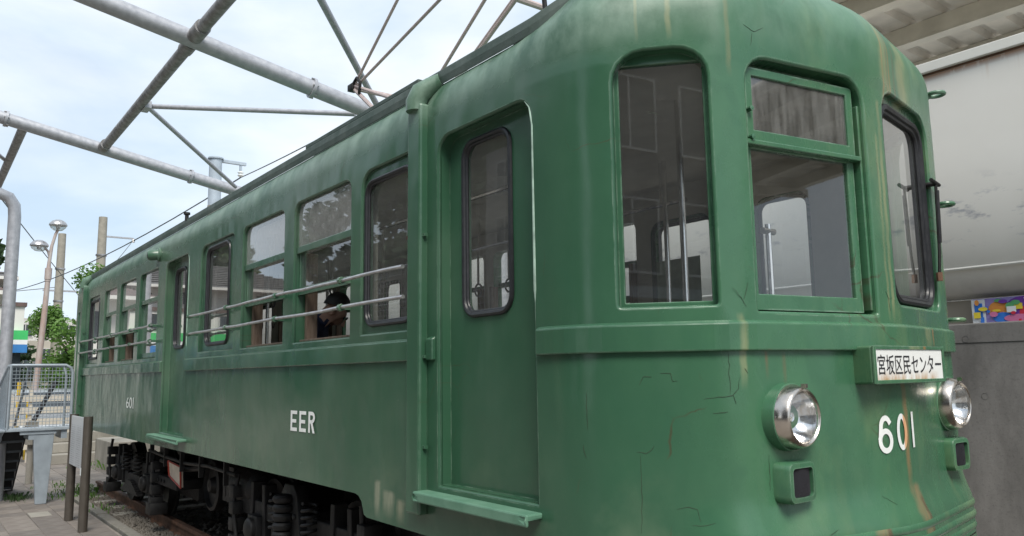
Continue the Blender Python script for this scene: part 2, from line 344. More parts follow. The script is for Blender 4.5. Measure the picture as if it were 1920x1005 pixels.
# ------------------------------------------------------------------ mesh helpers
class MB:
    def __init__(s): s.v = []; s.f = []; s.sm = []; s.uv = {}; s.mi = []
    def add(s, vs, fs, smooth=False, uvs=None, mi=0):
        b = len(s.v); s.v += [tuple(x) for x in vs]; s.f += [tuple(b + i for i in f) for f in fs]
        s.sm += [smooth] * len(fs); s.mi += [mi] * len(fs)
        if uvs:
            for i, u in enumerate(uvs): s.uv[b + i] = u
        return s
    def box(s, x0, x1, y0, y1, z0, z1, mi=0):
        vs = [(x, y, z) for z in (z0, z1) for y in (y0, y1) for x in (x0, x1)]
        return s.add(vs, [(0, 2, 3, 1), (4, 5, 7, 6), (0, 1, 5, 4), (2, 6, 7, 3), (0, 4, 6, 2), (1, 3, 7, 5)], mi=mi)
    def hexa(s, p):  # p: 4 bottom, 4 top
        return s.add(p, [(3, 2, 1, 0), (4, 5, 6, 7), (0, 1, 5, 4), (1, 2, 6, 5), (2, 3, 7, 6), (3, 0, 4, 7)])
    def tube(s, pts, r, n=10, cap=True, closed=False, mi=0, uv=None):
        pts = [Vector(p) for p in pts]; m = len(pts); rs = r if isinstance(r, (list, tuple)) else [r] * m
        rings = []; prev = None
        for i, p in enumerate(pts):
            if closed: t = pts[(i + 1) % m] - pts[i - 1]
            else: t = pts[min(i + 1, m - 1)] - pts[max(i - 1, 0)]
            t.normalize()
            if prev is None:
                a = Vector((0, 0, 1)) if abs(t.z) < .9 else Vector((1, 0, 0))
                u = t.cross(a).normalized()
            else: u = (prev - t * prev.dot(t)).normalized()
            prev = u; q = t.cross(u)
            rings.append([p + (u * math.cos(k * 2 * math.pi / n) + q * math.sin(k * 2 * math.pi / n)) * rs[i] for k in range(n)])
        vs = [x for rg in rings for x in rg]; fs = []
        for i in range(m if closed else m - 1):
            a, b = i * n, ((i + 1) % m) * n
            for k in range(n): fs.append((a + k, a + (k + 1) % n, b + (k + 1) % n, b + k))
        s.add(vs, fs, True, mi=mi)
        if cap and not closed:
            s.add(rings[0], [tuple(range(n))[::-1]], False, mi=mi); s.add(rings[-1], [tuple(range(n))], False, mi=mi)
        return s
    def lathe(s, o, ax, prof, n=24, mi=0, smooth=True):
        o = Vector(o); ax = Vector(ax).normalized(); a = Vector((0, 0, 1)) if abs(ax.z) < .9 else Vector((1, 0, 0))
        u = ax.cross(a).normalized(); q = ax.cross(u); vs = []; fs = []
        for r, t in prof:
            for k in range(n): vs.append(o + ax * t + (u * math.cos(k * 2 * math.pi / n) + q * math.sin(k * 2 * math.pi / n)) * max(r, 1e-4))
        for i in range(len(prof) - 1):
            for k in range(n): fs.append((i * n + k, i * n + (k + 1) % n, (i + 1) * n + (k + 1) % n, (i + 1) * n + k))
        return s.add(vs, fs, smooth, mi=mi)
    def build(s, name, mat, parent=None, bevel=0, recalc=True, loc=None):
        me = bpy.data.meshes.new(name); me.from_pydata(s.v, [], s.f)
        ms = mat if isinstance(mat, (list, tuple)) else [mat]
        for m in ms: me.materials.append(m)
        me.polygons.foreach_set('use_smooth', s.sm); me.polygons.foreach_set('material_index', s.mi)
        if M['paint'] in ms:
            lay = me.uv_layers.new(name='unroll')
            for lp in me.loops:
                i = lp.vertex_index
                if i in s.uv: lay.data[lp.index].uv = s.uv[i]
                else:
                    c = me.vertices[i].co; lay.data[lp.index].uv = (c.x - X0 + c.y * .9, c.z + c.y * .05)
        bm = bmesh.new(); bm.from_mesh(me)
        if recalc: bmesh.ops.recalc_face_normals(bm, faces=bm.faces)
        if bevel:
            bmesh.ops.remove_doubles(bm, verts=bm.verts, dist=1e-5)
            ed = [e for e in bm.edges if len(e.link_faces) == 2 and e.calc_face_angle(0) > .6]
            bmesh.ops.bevel(bm, geom=ed, offset=bevel, segments=2, profile=.5, affect='EDGES', clamp_overlap=True)
        bm.to_mesh(me); bm.free(); me.update()
        if any(s.sm): me.set_sharp_from_angle(angle=math.radians(38))
        return link(name, me, parent, loc)
def link(name, me, parent=None, loc=None):
    o = bpy.data.objects.new(name, me); C.objects.link(o)
    if parent is not None: adopt(o, parent)
    return o
def adopt(o, parent):
    o.parent = parent
    if parent.type == 'EMPTY': o.matrix_parent_inverse = Matrix.Translation(-parent.location)
def thing(name, label, cat, loc, group=None):
    o = bpy.data.objects.new(name, None); o.empty_display_size = .2; C.objects.link(o); o.location = loc
    return tag(o, label, cat, group)
def tag(o, label, cat, group=None):
    o['label'] = label; o['category'] = cat
    if group: o['group'] = group
    return o
def structure(o): o['kind'] = 'structure'; return o
def stuff(o): o['kind'] = 'stuff'; return o

# ------------------------------------------------------------------ tram body surface: s runs along the side and round the nose, z up, d inwards
X0 = -2.394; W = 2.42
PH = [(-0.02, 90), (0.05, 86), (0.15, 77), (0.25, 65), (0.33, 52), (0.37, 48.7), (0.70, 48.7), (0.75, 40), (0.82, 16), (0.86, 9.9), (1.48, 9.9)]
def _phi(s):
    for (a, p), (b, q) in zip(PH, PH[1:]):
        if s <= b: return p + (q - p) * max(0, (s - a)) / (b - a)
    return max(0., 9.9 * (1 - (s - 1.48) / .10))
TAB = [(0., X0, 0., 90.)]
while TAB[-1][2] < W / 2:
    s_, x_, y_, _ = TAB[-1]; p_ = math.radians(_phi(s_ + .0025)); TAB.append((s_ + .005, x_ + .005 * math.sin(p_), y_ + .005 * math.cos(p_), _phi(s_ + .005)))
SC = TAB[-1][0]
def sst(x, a, b):
    t = min(1, max(0, (x - a) / (b - a))); return t * t * (3 - 2 * t)
def profile(s, z):
    if s > SC: s = 2 * SC - s
    if z < 2.87: ds = 0
    elif z < 3.04: ds = .058 * ((z - 2.87) / .17) ** 2.2
    else: ds = .058 + (z - 3.04) * 1.40
    if z < 2.97: df = 0
    else:
        t = min(1, (z - 2.97) / .35); df = .45 * (1 - math.sqrt(max(0, 1 - t * t)))
    wt = sst(s, -.28, .36); d = ds * (1 - wt) + df * wt
    wf = sst(s, .48, .86)
    if wf > 0 and z < 1.185:
        t = min(1.0, (1.185 - z) / .155); d -= wf * .040 * (t * t * (1.6 - .6 * t))
    if z > 2.8: d += .006 * math.sin(s * 2.1 + 1.3) * wt
    return d
def P(s, z, d=0.):
    d += profile(s, z); m = False; so_ = s
    if s > SC: s = 2 * SC - s; m = True
    if s <= 0: x, y, p = X0 + s, 0., 90.
    else:
        k = min(len(TAB) - 2, int(s / .005)); f = (s - TAB[k][0]) / .005; a, b = TAB[k], TAB[k + 1]
        x = a[1] + (b[1] - a[1]) * f; y = a[2] + (b[2] - a[2]) * f; p = a[3] + (b[3] - a[3]) * f
    a = math.radians(p); x -= d * math.cos(a); y += d * math.sin(a)
    if m: y = W - y
    return (x, y, z)
def sx(x): return x - X0
SE = sx(-13.2)

def rr(s0, s1, z0, z1, rt=.0, rb=.0, n=5):
    out = []
    for cx, cz, r, a0 in ((s1 - rb, z0 + rb, rb, -90), (s1 - rt, z1 - rt, rt, 0), (s0 + rt, z1 - rt, rt, 90), (s0 + rb, z0 + rb, rb, 180)):
        if r <= 0: out.append((cx, cz)); continue
        for k in range(n + 1):
            a = math.radians(a0 + 90 * k / n); out.append((cx + r * math.cos(a), cz + r * math.sin(a)))
    return out
def dens(loop, closed=True):
    out = []
    for i, a in enumerate(loop):
        b = loop[(i + 1) % len(loop)]
        curved = (max(a[0], b[0]) > -.05 and min(a[0], b[0]) < 2 * SC + .05)
        st = .05 if curved else .5
        n = max(1, int(math.ceil(math.hypot(b[0] - a[0], b[1] - a[1]) / st)))
        out += [(a[0] + (b[0] - a[0]) * k / n, a[1] + (b[1] - a[1]) * k / n) for k in range(n)]
    return out
def inset(loop, c):
    n = len(loop); out = []
    for i in range(n):
        p, a, b = loop[i], loop[i - 1], loop[(i + 1) % n]
        e1 = (p[0] - a[0], p[1] - a[1]); e2 = (b[0] - p[0], b[1] - p[1])
        l1 = math.hypot(*e1) or 1; l2 = math.hypot(*e2) or 1
        n1 = (-e1[1] / l1, e1[0] / l1); n2 = (-e2[1] / l2, e2[0] / l2)
        m = (n1[0] + n2[0], n1[1] + n2[1]); q = 1 + n1[0] * n2[0] + n1[1] * n2[1]
        out.append((p[0] + m[0] * c / max(q, .3), p[1] + m[1] * c / max(q, .3)))
    return out
def inside(p, loop):
    x, y = p; c = False; n = len(loop); j = n - 1
    for i in range(n):
        xi, yi = loop[i]; xj, yj = loop[j]
        if (yi > y) != (yj > y) and x < (xj - xi) * (y - yi) / (yj - yi) + xi: c = not c
        j = i
    return c
def bbox(l): return (min(p[0] for p in l), max(p[0] for p in l), min(p[1] for p in l), max(p[1] for p in l))
def sheet(mb, outer, holes=(), d=0., grid=True, mi=0):
    outer = dens(outer); holes = [dens(h) for h in holes]; hb = [bbox(h) for h in holes]
    pts, eds = [], []
    for lp in [outer] + holes:
        b = len(pts); pts += [Vector(p) for p in lp]; eds += [(b + i, b + (i + 1) % len(lp)) for i in range(len(lp))]
    def ok(p, mg=0.):
        if not inside(p, outer): return False
        for h, (a, b, c, e) in zip(holes, hb):
            if a - mg < p[0] < b + mg and c - mg < p[1] < e + mg:
                if mg and (a - mg < p[0] < a + mg or b - mg < p[0] < b + mg or c - mg < p[1] < c + mg or e - mg < p[1] < e + mg): return False
                if inside(p, h): return False
        return True
    if grid:
        a, b, c, e = bbox(outer)
        s = a + .013
        while s < b:
            cur = -.35 < s < 2 * SC + .35
            zs = []
            z = c + .021
            while z < e - .01:
                zs.append(z); z2 = z + ((.03 if (z > 2.79 or z < 1.2) else .12) if cur else (.024 if z > 2.79 else .6)); z = 2.80 if z < 2.79 and z2 > 2.80 else z2
            pts += [Vector((s, z)) for z in zs if ok((s, z), .012)]
            s += .037 if cur else .19
    vs, es, fs, *_ = delaunay_2d_cdt(pts, eds, [], 0, 1e-6)
    keep = []
    for f in fs:
        cx = sum(vs[i][0] for i in f) / len(f); cz = sum(vs[i][1] for i in f) / len(f)
        if ok((cx, cz)): keep.append(tuple(f))
    mb.add([P(v[0], v[1], d) for v in vs], keep, True, [(v[0], v[1]) for v in vs], mi)
    return mb
def rings(mb, rl, closed=True, mi=0):
    """rl: list of (loop, d)"""
    n = len(rl[0][0]); vs = []; uv = []; fs = []
    for lp, d in rl: vs += [P(a, b, d) for a, b in lp]; uv += lp
    for k in range(len(rl) - 1):
        for i in range(n if closed else n - 1):
            j = (i + 1) % n; fs.append((k * n + i, k * n + j, (k + 1) * n + j, (k + 1) * n + i))
    return mb.add(vs, fs, True, [tuple(u) for u in uv], mi)
def reveal(mb, loop, d0, d1, ch=.012):
    lp = dens(loop)
    return rings(mb, [(lp, d0), (inset(lp, ch * .3), d0 + ch * .05), (inset(lp, ch * .75), d0 + ch * .35), (inset(lp, ch), d0 + ch), (inset(lp, ch), (d0 + d1) / 2), (inset(lp, ch), d1)])
def sbox(mb, s0, s1, z0, z1, d0, d1, slant=0.):
    cur = s1 > -.05 and s0 < 2 * SC + .05
    n = max(1, int(math.ceil((s1 - s0) / .05))) if cur else 1
    vs, uv, fs = [], [], []
    for k in range(n + 1):
        s = s0 + (s1 - s0) * k / n
        for z, d in ((z0, d0), (z1 - slant, d0), (z1, d1), (z0, d1)): vs.append(P(s, z, d)); uv.append((s, z))
    for k in range(n):
        for a in range(4): fs.append((k * 4 + a, k * 4 + (a + 1) % 4, k * 4 + 4 + (a + 1) % 4, k * 4 + 4 + a))
    fs += [(3, 2, 1, 0), (n * 4, n * 4 + 1, n * 4 + 2, n * 4 + 3)]
    return mb.add(vs, fs, False, uv)
def stube(mb, loop, d, r, closed=True, n=8): return mb.tube([P(a, b, d) for a, b in dens(loop)], r, n, closed=closed)
def mir(loop): return [(2 * SC - a, b) for a, b in loop][::-1]

tram = thing('tram', 'long green preserved tram with rounded nose and number 601, standing on rails', 'tram', (-7.0, 1.21, .1))
# window lists: X ranges
TA = [(-12.22, -11.42, (-12.17, -11.52), 1.90, 2.70), (-6.96, -6.05, (-6.83, -6.23), 1.89, 2.715), (-3.93, -3.25, (-3.905, -3.375), 1.885, 2.69)]
TB = [(-11.12, -10.38, 1), (-10.18, -9.37, 1), (-9.19, -8.40, 0), (-5.89, -5.05, 1), (-4.89, -4.05, 1)]
DO = [(-8.12, -7.31, (-7.99, -7.62), 1.905, 2.67), (-3.135, -2.405, (-3.008, -2.632), 1.878, 2.70)]
CH = .012
body = MB(); holes = []; lin = []
wins = []
for far in (0, 1):
    fx = (lambda l: mir(l)) if far else (lambda l: l)
    for a, b, rb, z0, z1 in TA:
        if far and a == -6.96: continue
        lp = fx(rr(sx(a), sx(b), 1.835, 2.752, .11, .01)); holes.append(lp); wins.append(('A', lp, fx(rr(sx(rb[0]), sx(rb[1]), z0, z1, .085, .085)), far, None))
    for a, b, op in (TB + [(-6.98, -6.02, 1)] if far else TB):
        lp = fx(rr(sx(a), sx(b), 1.83, 2.752, .075, .008)); holes.append(lp); wins.append(('B', lp, (sx(a), sx(b)), far, op))
    for a, b, rb, z0, z1 in DO:
        lp = fx(rr(sx(a), sx(b), 1.115, 2.755, .10, .008)); holes.append(lp); wins.append(('D', lp, fx(rr(sx(rb[0]), sx(rb[1]), z0, z1, .085, .085)), far, None))
fa = rr(.352, .728, 1.845, 2.845, .13, .02); fb = rr(.865, 1.53, 1.822, 2.815, .12, .02)
fc = rr(1.665, 2.30, 1.87, 2.815, .12, .06); fd = mir(fa)
holes += [fa, fb, fc, fd]
endh = [rr(sx(-13.06), sx(-12.74), 1.06, 2.62, .06, 0), mir(rr(sx(-13.06), sx(-12.74), 1.06, 2.62, .06, 0))]
holes += endh
sk = sx(-3.905)
half = [(SE, .985), (sk - .06, 1.003), (sk - .02, .995), (sk + .015, .97), (sk + .03, .94), (sk + .045, .905), (sk + .08, .895), (0, .885), (SC, .87)]
outer = half + [(2 * SC - a, b) for a, b in half[::-1][1:]] + [(2 * SC - SE, 3.32), (SE, 3.32)]
sheet(body, outer, holes)
for h in holes: reveal(body, h, 0, .10 if h in endh else .02)
# roof between the two upper edges
col = []
s = SE
ss = []
while s < SC: ss.append(s); s += (.037 if s > -.35 else .6)
ss.append(SC)
vs, fs, uv = [], [], []
for s in ss:
    a = Vector(P(s, 3.32)); b = Vector(P(2 * SC - s, 3.32))
    for k in range(9):
        t = k / 8; q = a.lerp(b, t); q.z = 3.32 + .14 * (1 - (2 * t - 1) ** 2) * min(1, (b - a).length / 1.2); vs.append(q); uv.append((s, 3.3))
for i in range(len(ss) - 1):
    for k in range(8): fs.append((i * 9 + k, i * 9 + k + 1, i * 9 + 10 + k, i * 9 + 9 + k))
body.add(vs, fs, True, uv)
# closed far end
zs = [.985, 1.3, 1.8, 2.83, 2.95, 3.04, 3.2, 3.32]
vs = [P(SE, z) for z in zs] + [P(2 * SC - SE, z) for z in zs]
body.add(vs, [(i, i + 1, i + 9, i + 8) for i in range(7)], False)
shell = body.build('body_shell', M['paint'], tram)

# linings, floor, ceiling
ln = MB(); lh = []
for typ, lp, sub, far, op in wins:
    if typ == 'B': lh.append(inset(lp, .012))
    else: lh.append(inset(sub, -.01))
lh += [inset(fa, .012), inset(fb, .012), inset(fc, .02), inset(fd, .012)] + [inset(h, .012) for h in endh]
sheet(ln, [(SE + .02, 1.02), (2 * SC - SE - .02, 1.02), (2 * SC - SE - .02, 2.93), (SE + .02, 2.93)], lh, .10)
ln.build('interior_lining', M['interior'], tram)
fl = MB(); ce = MB()
for mb, z in ((fl, 1.02), (ce, 2.93)):
    lo = [P(s, z, .06) for s in ss] + [P(2 * SC - s, z, .06) for s in ss[::-1]]
    mb.add(lo, [tuple(range(len(lo)))]); 
fl.build('floor', M['floorwood'], tram); ce.build('ceiling', M['ceiling'], tram)
for x in (-11.5, -10, -8.5, -7, -5.5, -4.2):
    MB().lathe((x, 1.21, 2.93), (0, 0, -1), [(.12, 0), (.12, .02), (.08, .06), (0, .075)], 16).build('ceiling_lamp', M['whiteboard'], tram)

def win_A(typ, lp, rub, far):
    dp = .022 if typ == 'A' else .068
    mb = MB(); reveal(mb, lp, .0195, dp + .001, CH) if False else None
    rings(mb, [(inset(dens(lp), CH), .018), (inset(dens(lp), CH), dp)])
    sheet(mb, inset(lp, CH), [rub], dp, False)
    lpd = dens(rub); rings(mb, [(lpd, dp), (inset(lpd, .004), dp + .002), (inset(lpd, .004), dp + .04)])
    par = mb.build('door' if typ == 'D' else 'window', M['paint'], tram)
    sm = MB(); stube(sm, inset(rub, .008), dp - .003, .0125); stube(sm, inset(rub, .021), dp + .005, .009)
    sm.build('rubber_seal', M['rubber'], par)
    g = MB(); sheet(g, inset(rub, .012), [], dp + .012, False); g.build('glass', M['cabglass'] if far else M['glass'], par)
    return par
def win_B(lp, sp, far, op):
    a, b = sp
    if far: a, b = 2 * SC - b, 2 * SC - a
    mb = MB(); l2 = inset(dens(lp), CH)
    rings(mb, [(l2, .018), (l2, .10)])
    par = mb.build('window', M['paint'], tram)
    li = inset(lp, CH + .004)
    g1 = [(max(a + .018, x), z) for x, z in li if z > 2.45]
    mid = 2.435
    up = MB(); sbox(up, a + .015, b - .015, mid - .022, mid + .022, .014, .050); up.build('mid_rail', M['paint'], par, .004)
    l_up = [(x, max(z, mid)) for x, z in inset(lp, CH - .001)]
    gl = MB(); sheet(gl, rr(a + .014, b - .014, mid, 2.738, .065, 0), [], .028, False); gl.build('glass', M['cabglass'] if far else (M['dusty'] if R.random() < .6 else M['glass']), par)
    fr = MB(); z0 = 2.165 if op else 1.87
    sbox(fr, a + .014, b - .014, z0 - .022 if op else 1.845, z0 + .026, .026, .060)
    for q in (a + .014, b - .030): sbox(fr, q, q + .016, z0 + .026, mid - .02, .034, .060)
    fr.build('sash', M['paint'], par, .004)
    g2 = MB(); sheet(g2, rr(a + .03, b - .03, z0 + .02, mid - .01), [], .044, False); g2.build('glass', M['cabglass'] if far else M['glass'], par)
    wd = MB()
    for q in (a + .013, b - .05): sbox(wd, q, q + .037, 1.84, 2.42, .078, .15)
    sbox(wd, a + .05, b - .05, 1.838, 1.856, .03, .14)
    wd.build('inner_wood_frame', M['wood'], par, .003)
doors = []
for typ, lp, sub, far, op in wins:
    if typ == 'B': win_B(lp, sub, far, op)
    else:
        o = win_A(typ, lp, sub, far)
        if typ == 'D': doors.append((o, lp, far))
# near door slot handle and leading-edge strips
for o, lp, far in doors:
    a, b, c, e = bbox(lp)
    if far: continue
    hs = sx(-2.517)
    m = MB(); sbox(m, hs - .006, hs + .006, 1.236, 1.290, .071, .0746); m.build('slot_handle', M['black'], o, .003)
    m = MB(); stube(m, rr(hs - .009, hs + .009, 1.231, 1.295, .009, .009), .073, .003, n=6); m.build('slot_rim', M['paint'], o)
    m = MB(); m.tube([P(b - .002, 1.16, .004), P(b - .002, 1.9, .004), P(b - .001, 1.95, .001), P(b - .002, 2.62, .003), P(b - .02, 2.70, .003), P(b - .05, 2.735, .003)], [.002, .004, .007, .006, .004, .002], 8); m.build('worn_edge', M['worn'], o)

# front panes
def front_pane(name, lp, glass_loop, dp, rub=False):
    m = MB(); l2 = inset(dens(lp), CH); rings(m, [(l2, .018), (l2, dp)]); sheet(m, inset(lp, CH), [glass_loop], dp, True)
    gd = dens(glass_loop); rings(m, [(gd, dp), (inset(gd, .003), dp + .003), (inset(gd, .003), dp + .03)])
    par = m.build(name, M['paint'], tram)
    if rub:
        sm = MB(); stube(sm, inset(glass_loop, .008), dp - .004, .016); stube(sm, inset(glass_loop, .026), dp + .006, .012); sm.build('rubber_seal', M['rubber'], par)
    g = MB(); sheet(g, inset(glass_loop, .002), [], dp + .012, True); g.build('glass', M['cabglass'], par)
    return par
front_pane('front_window', fa, rr(.382, .703, 1.872, 2.797, .006, .006), .055)
front_pane('front_window', fd, mir(rr(.382, .703, 1.872, 2.797, .006, .006)), .055)
front_pane('front_window', fc, rr(1.685, 2.262, 1.895, 2.76, .10, .10), .03, True)
# middle left pane: fixed toplight above a drop sash
m = MB(); l2 = inset(dens(fb), CH); rings(m, [(l2, .018), (l2, .075)])
gt = rr(.928, 1.452, 2.522, 2.742); sheet(m, [p for p in inset(fb, CH)], [rr(.90, 1.478, 1.842, 2.775, .05, 0)], .075, True)
fp = m.build('front_window', M['paint'], tram)
m = MB(); sheet(m, rr(.895, 1.483, 2.478, 2.772, .012, 0), [gt], .026, True)
lo = dens(rr(.895, 1.483, 2.478, 2.772, .012, 0)); rings(m, [(lo, .075), (lo, .030), (inset(lo, .004), .026)])
gd = dens(gt); rings(m, [(gd, .026), (inset(gd, .003), .029), (inset(gd, .003), .05)])
m.build('toplight_frame', M['paint'], fp)
m = MB(); sbox(m, .880, 1.505, 2.462, 2.482, .012, .075); m.build('drip_rail', M['paint'], fp, .004)
g = MB(); sheet(g, inset(gt, .002), [], .036, True); g.build('glass', M['smoked'], fp)
gt = rr(.925, 1.455, 1.898, 2.46); m = MB(); sheet(m, rr(.895, 1.490, 1.842, 2.465), [gt], .045, True)
lo = dens(rr(.895, 1.490, 1.842, 2.465)); rings(m, [(lo, .075), (lo, .049), (inset(lo, .004), .045)])
gd = dens(gt); rings(m, [(gd, .045), (inset(gd, .003), .048), (inset(gd, .003), .07)])
m.build('drop_sash', M['paint'], fp)
g = MB(); sheet(g, inset(gt, .002), [], .056, True); g.build('glass', M['cabglass'], fp)
m = MB(); sbox(m, 1.505, 1.519, 1.85, 2.70, .02, .075); m.build('side_stop', M['paint'], fp, .003)
for zz in (2.49, 2.60): MB().lathe(P(.905, zz, .014), (.98, -.17, 0), [(0, .012), (.010, .010), (.010, -.02)], 8).build('hinge', M['paint'], fp)

# belt rail, steps, gutters, pipes
for a, b in ((sx(-12.42), sx(-8.125)), (sx(-7.305), sx(-3.35)), (sx(-3.21), sx(-3.15)), (.004, 2 * SC - .004)):
    m = MB(); sbox(m, a, b, 1.690, 1.802, -.020, .004, .012); m.build('belt_rail', M['paint'], tram, .006)
for a, b in ((sx(-3.35), sx(-3.15)), (sx(-7.30), sx(-3.35)), (sx(-12.42), sx(-8.13))):
    m = MB(); sbox(m, 2 * SC - b, 2 * SC - a, 1.690, 1.802, -.020, .004, .012); m.build('belt_rail', M['paint'], tram, .006)
for a, b, z in ((-3.225, -2.388, 1.098), (-8.27, -7.19, 1.108)):
    m = MB(); sbox(m, sx(a), sx(b), z - .022, z, -.080, .004); sbox(m, sx(a), sx(b), z - .046, z - .022, -.080, -.066); m.build('door_step', M['step'], tram, .009)
for far in (0, 1):
    m = MB()
    pts = []
    s = SE + .58
    prof = [(-.010, 3.036), (-.014, 3.075), (-.010, 3.114), (.02, 3.122), (.06, 3.10)]
    vs, uv, fs = [], [], []; sl_ = []
    while s < .25: sl_.append(s); s += .4 if s < -.5 else .05
    def gut(s):
        d0 = .058; up = .10 * sst(s, -.12, .25); return d0, up
    for s in sl_:
        d0, up = gut(s)
        for dd, z in prof:
            q = P(2 * SC - s if far else s, 2.8, d0 + dd + up * .9); vs.append((q[0], q[1], z + up)); uv.append((s, z))
    n = len(prof)
    for i in range(len(sl_) - 1):
        for k in range(n - 1): fs.append((i * n + k, i * n + k + 1, (i + 1) * n + k + 1, (i + 1) * n + k))
        fs.append((i * n + n - 1, i * n, (i + 1) * n, (i + 1) * n + n - 1))
    fs += [tuple(range(n)), tuple(range(len(vs) - n, len(vs)))]
    m.add(vs, fs, False, uv); m.build('roof_gutter', M['roofgreen'], tram, .005)
def downpipe(xa, xb, z0, z1, dp):
    m = MB(); sbox(m, sx(xa), sx(xb), z0, z1, -dp, .002); p = m.build('downpipe', M['paint'], tram, .012)
    e = MB(); xc = (xa + xb) / 2
    e.tube([(xc, -dp * .52, z1 - .03), (xc, -dp * .52, z1 + .015), (xc + .02, -.012, z1 + .065), (xc + .05, .03, z1 + .095), (xc + .09, .065, z1 + .115)], [.052, .054, .054, .050, .046], 12)
    e.build('elbow', M['paint'], p)
    for zz in (1.285, 1.70, 2.28):
        if z0 < zz: MB().box(xb, xb + .02, -.03, -.012, zz, zz + .014).build('pipe_clip', M['paint'], p)
downpipe(-3.342, -3.218, .985, 2.945, .052)
downpipe(-12.62, -12.44, 1.02, 2.95, .055)
# raised walk plank and lid on the roof
m = MB(); m.box(-5.46, -3.82, .30, .62, 3.300, 3.332); m.box(-5.40, -3.9, .34, .58, 3.22, 3.300); m.build('roof_walkway', M['roofgreen'], tram, .006)
MB().lathe((-7.65, .05, 3.10), (0, 0, 1), [(.018, 0), (.018, .05), (.03, .055), (.03, .075), (0, .08)], 10).build('roof_fitting', M['dark2'], tram)
# marker lamp
m = MB(); c0 = P(sx(-8.39), 2.865, 0); m.lathe(c0, (-.35, -1, -.1), [(.05, -.02), (.055, .02), (.055, .09), (.045, .11)], 14); m.lathe(c0, (0, -1, 0), [(.07, 0), (.07, .02), (.04, .03)], 14)
mk = m.build('marker_lamp', M['paint'], tram)
MB().lathe(Vector(c0) + Vector((-.35, -1, -.1)).normalized() * .09, (-.35, -1, -.1), [(.044, 0), (.036, .025), (0, .035)], 14).build('lens', M['ribbed'], mk)

# guard bars
def bars(xs, x0, x1):
    for z in (2.152, 2.000):
        m = MB(); pts = [(x0, -.058, z)]
        x = x0
        while x < x1: x = min(x1, x + .25); pts.append((x, -.058 + R.uniform(-.003, .003), z + R.uniform(-.004, .004)))
        m.tube(pts, .0105, 8); o = m.build('guard_bar', M['steel'], tram)
        for q in xs:
            b = MB(); b.box(q - .006, q + .006, -.075, .004, z - .012, z + .012); b.lathe((q, -.058, z), (1, 0, 0), [(.0, -.014), (.021, -.014), (.021, .014), (0, .014)], 8, smooth=False)
            b.build('bar_bracket', M['paint'], o, .002)
bars((-7.04, -6.05, -5.036, -4.052), -7.07, -3.352)
bars((-12.40, -11.27, -10.28, -9.29, -8.40), -12.44, -8.375)

# lettering
def text_mesh(body_, font_scale=1.0):
    c = bpy.data.curves.new('lettering', 'FONT'); c.body = body_; c.resolution_u = 6
    o = bpy.data.objects.new('lettering', c); C.objects.link(o); bpy.context.view_layer.update()
    me = bpy.data.meshes.new_from_object(o.evaluated_get(bpy.context.evaluated_depsgraph_get()))
    bpy.data.objects.remove(o); return me
def put_text(name, body_, s0, s1, z0, z1, mat, parent=tram, fn=None, bold=0.):
    me = text_mesh(body_); xs = [v.co.x for v in me.vertices]; ys = [v.co.y for v in me.vertices]
    a, b, c, e = min(xs), max(xs), min(ys), max(ys)
    bm = bmesh.new(); bm.from_mesh(me)
    if bold:
        pass
    bmesh.ops.triangulate(bm, faces=bm.faces)
    for v in bm.verts:
        s = s0 + (s1 - s0) * (v.co.x - a) / (b - a); z = z0 + (z1 - z0) * (v.co.y - c) / (e - c)
        v.co = Vector(fn(s, z) if fn else P(s, z, -.004))
    bm.to_mesh(me); bm.free(); me.name = name
    me.materials.clear(); me.materials.append(mat); return link(name, me, parent)
def stroke_char(name, paths, wd, s0, s1, z0, z1, mat, fn=None):
    """letter drawn as bands: each path a list of points in the unit square"""
    m = MB(); W_, H_ = s1 - s0, z1 - z0
    for pt in paths:
        q = [(s0 + wd / 2 + x * (W_ - wd), z0 + wd / 2 + y * (H_ - wd)) for x, y in pt]; closed = pt[0] == pt[-1]
        if closed: q = q[:-1]
        n = len(q); l_, r_ = [], []
        for i in range(n):
            a = q[i - 1] if (i or closed) else q[i]; b = q[(i + 1) % n] if (i < n - 1 or closed) else q[i]
            dx, dz = b[0] - a[0], b[1] - a[1]; ll = math.hypot(dx, dz); nx, nz_ = -dz / ll * wd / 2, dx / ll * wd / 2
            if not closed and i == 0: q0 = (q[i][0] - dx / ll * wd / 2, q[i][1] - dz / ll * wd / 2)
            elif not closed and i == n - 1: q0 = (q[i][0] + dx / ll * wd / 2, q[i][1] + dz / ll * wd / 2)
            else: q0 = q[i]
            l_.append((q0[0] + nx, q0[1] + nz_)); r_.append((q0[0] - nx, q0[1] - nz_))
        vs = [fn(a, b) if fn else P(a, b, -.0035) for a, b in l_ + r_]
        m.add(vs, [(i, (i + 1) % n, n + (i + 1) % n, n + i) for i in range(n if closed else n - 1)])
    return m.build(name, mat, tram)
def arc(cx, cy, rx, ry, a0, a1, n=14): return [(cx + rx * math.cos(math.radians(a0 + (a1 - a0) * k / n)), cy + ry * math.sin(math.radians(a0 + (a1 - a0) * k / n))) for k in range(n + 1)]
EE = [[(0, 0), (0, 1)], [(0, 1), (1, 1)], [(0, .5), (.86, .5)], [(0, 0), (1, 0)]]
RR_ = [[(0, 0), (0, 1)], [(0, 1), (.55, 1)] + arc(.55, .75, .45, .25, 90, -90, 8) + [(0, .5)], [(.50, .5), (1, 0)]]
SIX = [arc(.54, .70, .42, .30, 38, 180, 10) + arc(.5, .30, .5, .30, 180, 520, 20)[0:], ]
ZERO = [arc(.5, .5, .5, .5, 0, 360, 26)]
ZERO[0][-1] = ZERO[0][0]
ONE = [[(.5, 0), (.5, 1)]]
